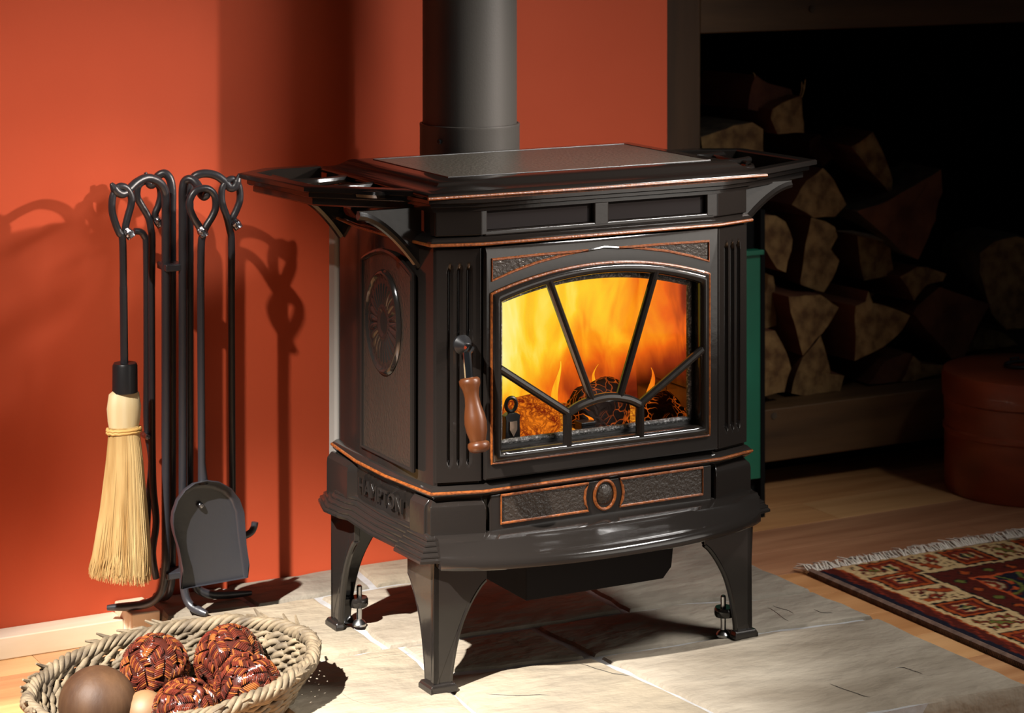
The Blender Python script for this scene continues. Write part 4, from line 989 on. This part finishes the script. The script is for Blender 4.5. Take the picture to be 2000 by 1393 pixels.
for s in range(5):    # thick plaited rim: five rods
    pts = []; n = 420
    for k in range(n):
        th = 2*PI*k/n; ph = 19*th+2*PI*s/5; c = bpt(th, 1.02, 0); o_ = Vector((math.cos(th), math.sin(th), 0))
        cc_ = .0066*(1+.2*math.sin(5*th+s)); pts.append(c+o_*cc_*math.cos(ph)+Vector((0, 0, 1))*cc_*1.05*math.sin(ph))
    build('rim_rod', MB().tube(pts, [.0043*(1+.2*math.sin(13*k/n*6.28+s)) for k in range(n)], 8, closed=True), WICKER, bs, smooth=60)
for i, h in enumerate([.0, .1, .2, .3, .4, .5, .6, .7, .8, .9]):
    twist(h, 0, 2, .0042, .0046, 22 + i % 2, 260, 'weave')
m = MB()
for k in range(40):
    th = 2*PI*k/40; m.tube([bpt(th, h_, 0) for h_ in (0, .3, .6, .95)], .0038, 6)
stuff(build('stake', m, WICKER, bs))
m = MB(); m.rings([[(BCu+.118*s_*math.cos(2*PI*k/40), BCv+.100*s_*math.sin(2*PI*k/40), FLOOR+z_) for k in range(40)] for s_, z_ in ((.02, .003), (1, .003), (1, .007), (.02, .007))]); build('basket_bottom', m, WICKER, bs)
m = MB()   # frayed rod ends round the rim
for k in range(46):
    th = random.uniform(0, 2*PI); c = bpt(th, 1.0, .006); t_ = Vector((-math.sin(th), math.cos(th), 0)); o_ = Vector((math.cos(th), math.sin(th), 0))
    m.tube([c, c+t_*.018+Vector((0, 0, .008)), c+t_*.034+o_*.005+Vector((0, 0, random.uniform(.004, .018)))], [.0045, .0038, .0015], 6)
stuff(build('rod_ends', m, WICKER, bs))
# woven reed balls
def reed_ball(c, r, seed, label):
    rnd = random.Random(seed); c = Vector(c)
    t = thing('reed_ball', label, 'ball', (c.x, c.y, c.z-r), 'decorative woven balls in the basket')
    m = MB(); m.lathe([(r*.90*math.sin(PI*k/14), -r*.90*math.cos(PI*k/14)) for k in range(15)], tuple(c), 24); build('core', m, REEDS[2], t, smooth=60)
    ms = [MB(), MB(), MB()]
    npat = 40
    for i in range(npat):
        zz = 1-2*(i+.5)/npat; rho = math.sqrt(1-zz*zz); th = i*2.399963+seed
        nrm = Vector((rho*math.cos(th), rho*math.sin(th), zz)); t0 = nrm.orthogonal().normalized(); t1 = nrm.cross(t0); rot = rnd.uniform(0, 2*PI)
        a = t0*math.cos(rot)+t1*math.sin(rot); b_ = nrm.cross(a)
        for sgn in (-1, 1):
            for j in range(-4, 5):
                base = a*(j*.062)+b_*sgn*.03
                d = (b_*sgn+a*.55).normalized()
                L_ = rnd.uniform(.24, .34); pts = []
                for k in range(4):
                    q_ = nrm+base+d*L_*k/3; pts.append(c+q_.normalized()*r*(1.0-.04*abs(k-1.5)/1.5+rnd.uniform(-.006, .012)))
                ms[rnd.choice((0, 0, 1, 2))].tube(pts, [r*.018, r*.027, r*.027, r*.014], 5)
    for k in range(3): stuff(build('reeds', ms[k], REEDS[k], t, smooth=50))
def cb(x, y, z): q_ = G(x, y, z); return (q_[0], q_[1], z)
reed_ball(cb(303, 1308, .022), .050, 1, 'glossy red-brown woven reed ball beside the coconut, at the back left')
reed_ball(cb(447, 1290, .030), .050, 2, 'glossy woven reed ball at the back right of the basket, the highest one')
reed_ball(cb(484, 1345, .020), .048, 3, 'glossy woven reed ball nearest the right rim of the basket')
reed_ball(cb(362, 1392, .010), .046, 4, 'glossy woven reed ball at the front of the basket, beside the tan nut')
c_ = cb(190, 1375, .012)
m = MB(); rr = .052
m.lathe([(rr*1.03*math.sin(PI*k/20), -rr*.98*math.cos(PI*k/20)) for k in range(21)], (c_[0], c_[1], c_[2]), 36, (.25, .1, 1))
tag(build('coconut', m, COCO, smooth=60), 'plain matt brown coconut at the left of the basket', 'coconut')
c_ = cb(283, 1392, .0); m = MB(); m.lathe([(.030*math.sin(PI*k/16), -.030*math.cos(PI*k/16)) for k in range(17)], c_, 28, (.5, .2, 1))
tag(build('tan_nut', m, COCOT, smooth=60), 'small smooth tan nut between the coconut and the front woven ball', 'nut')

for o in list(C.objects):
    if o.parent is None and o.name.split('.')[0] == 'burning_log': o['group'] = 'burning logs in the firebox'
    if o.parent is None and o.name.split('.')[0] == 'andiron': o['group'] = 'andirons in the firebox'
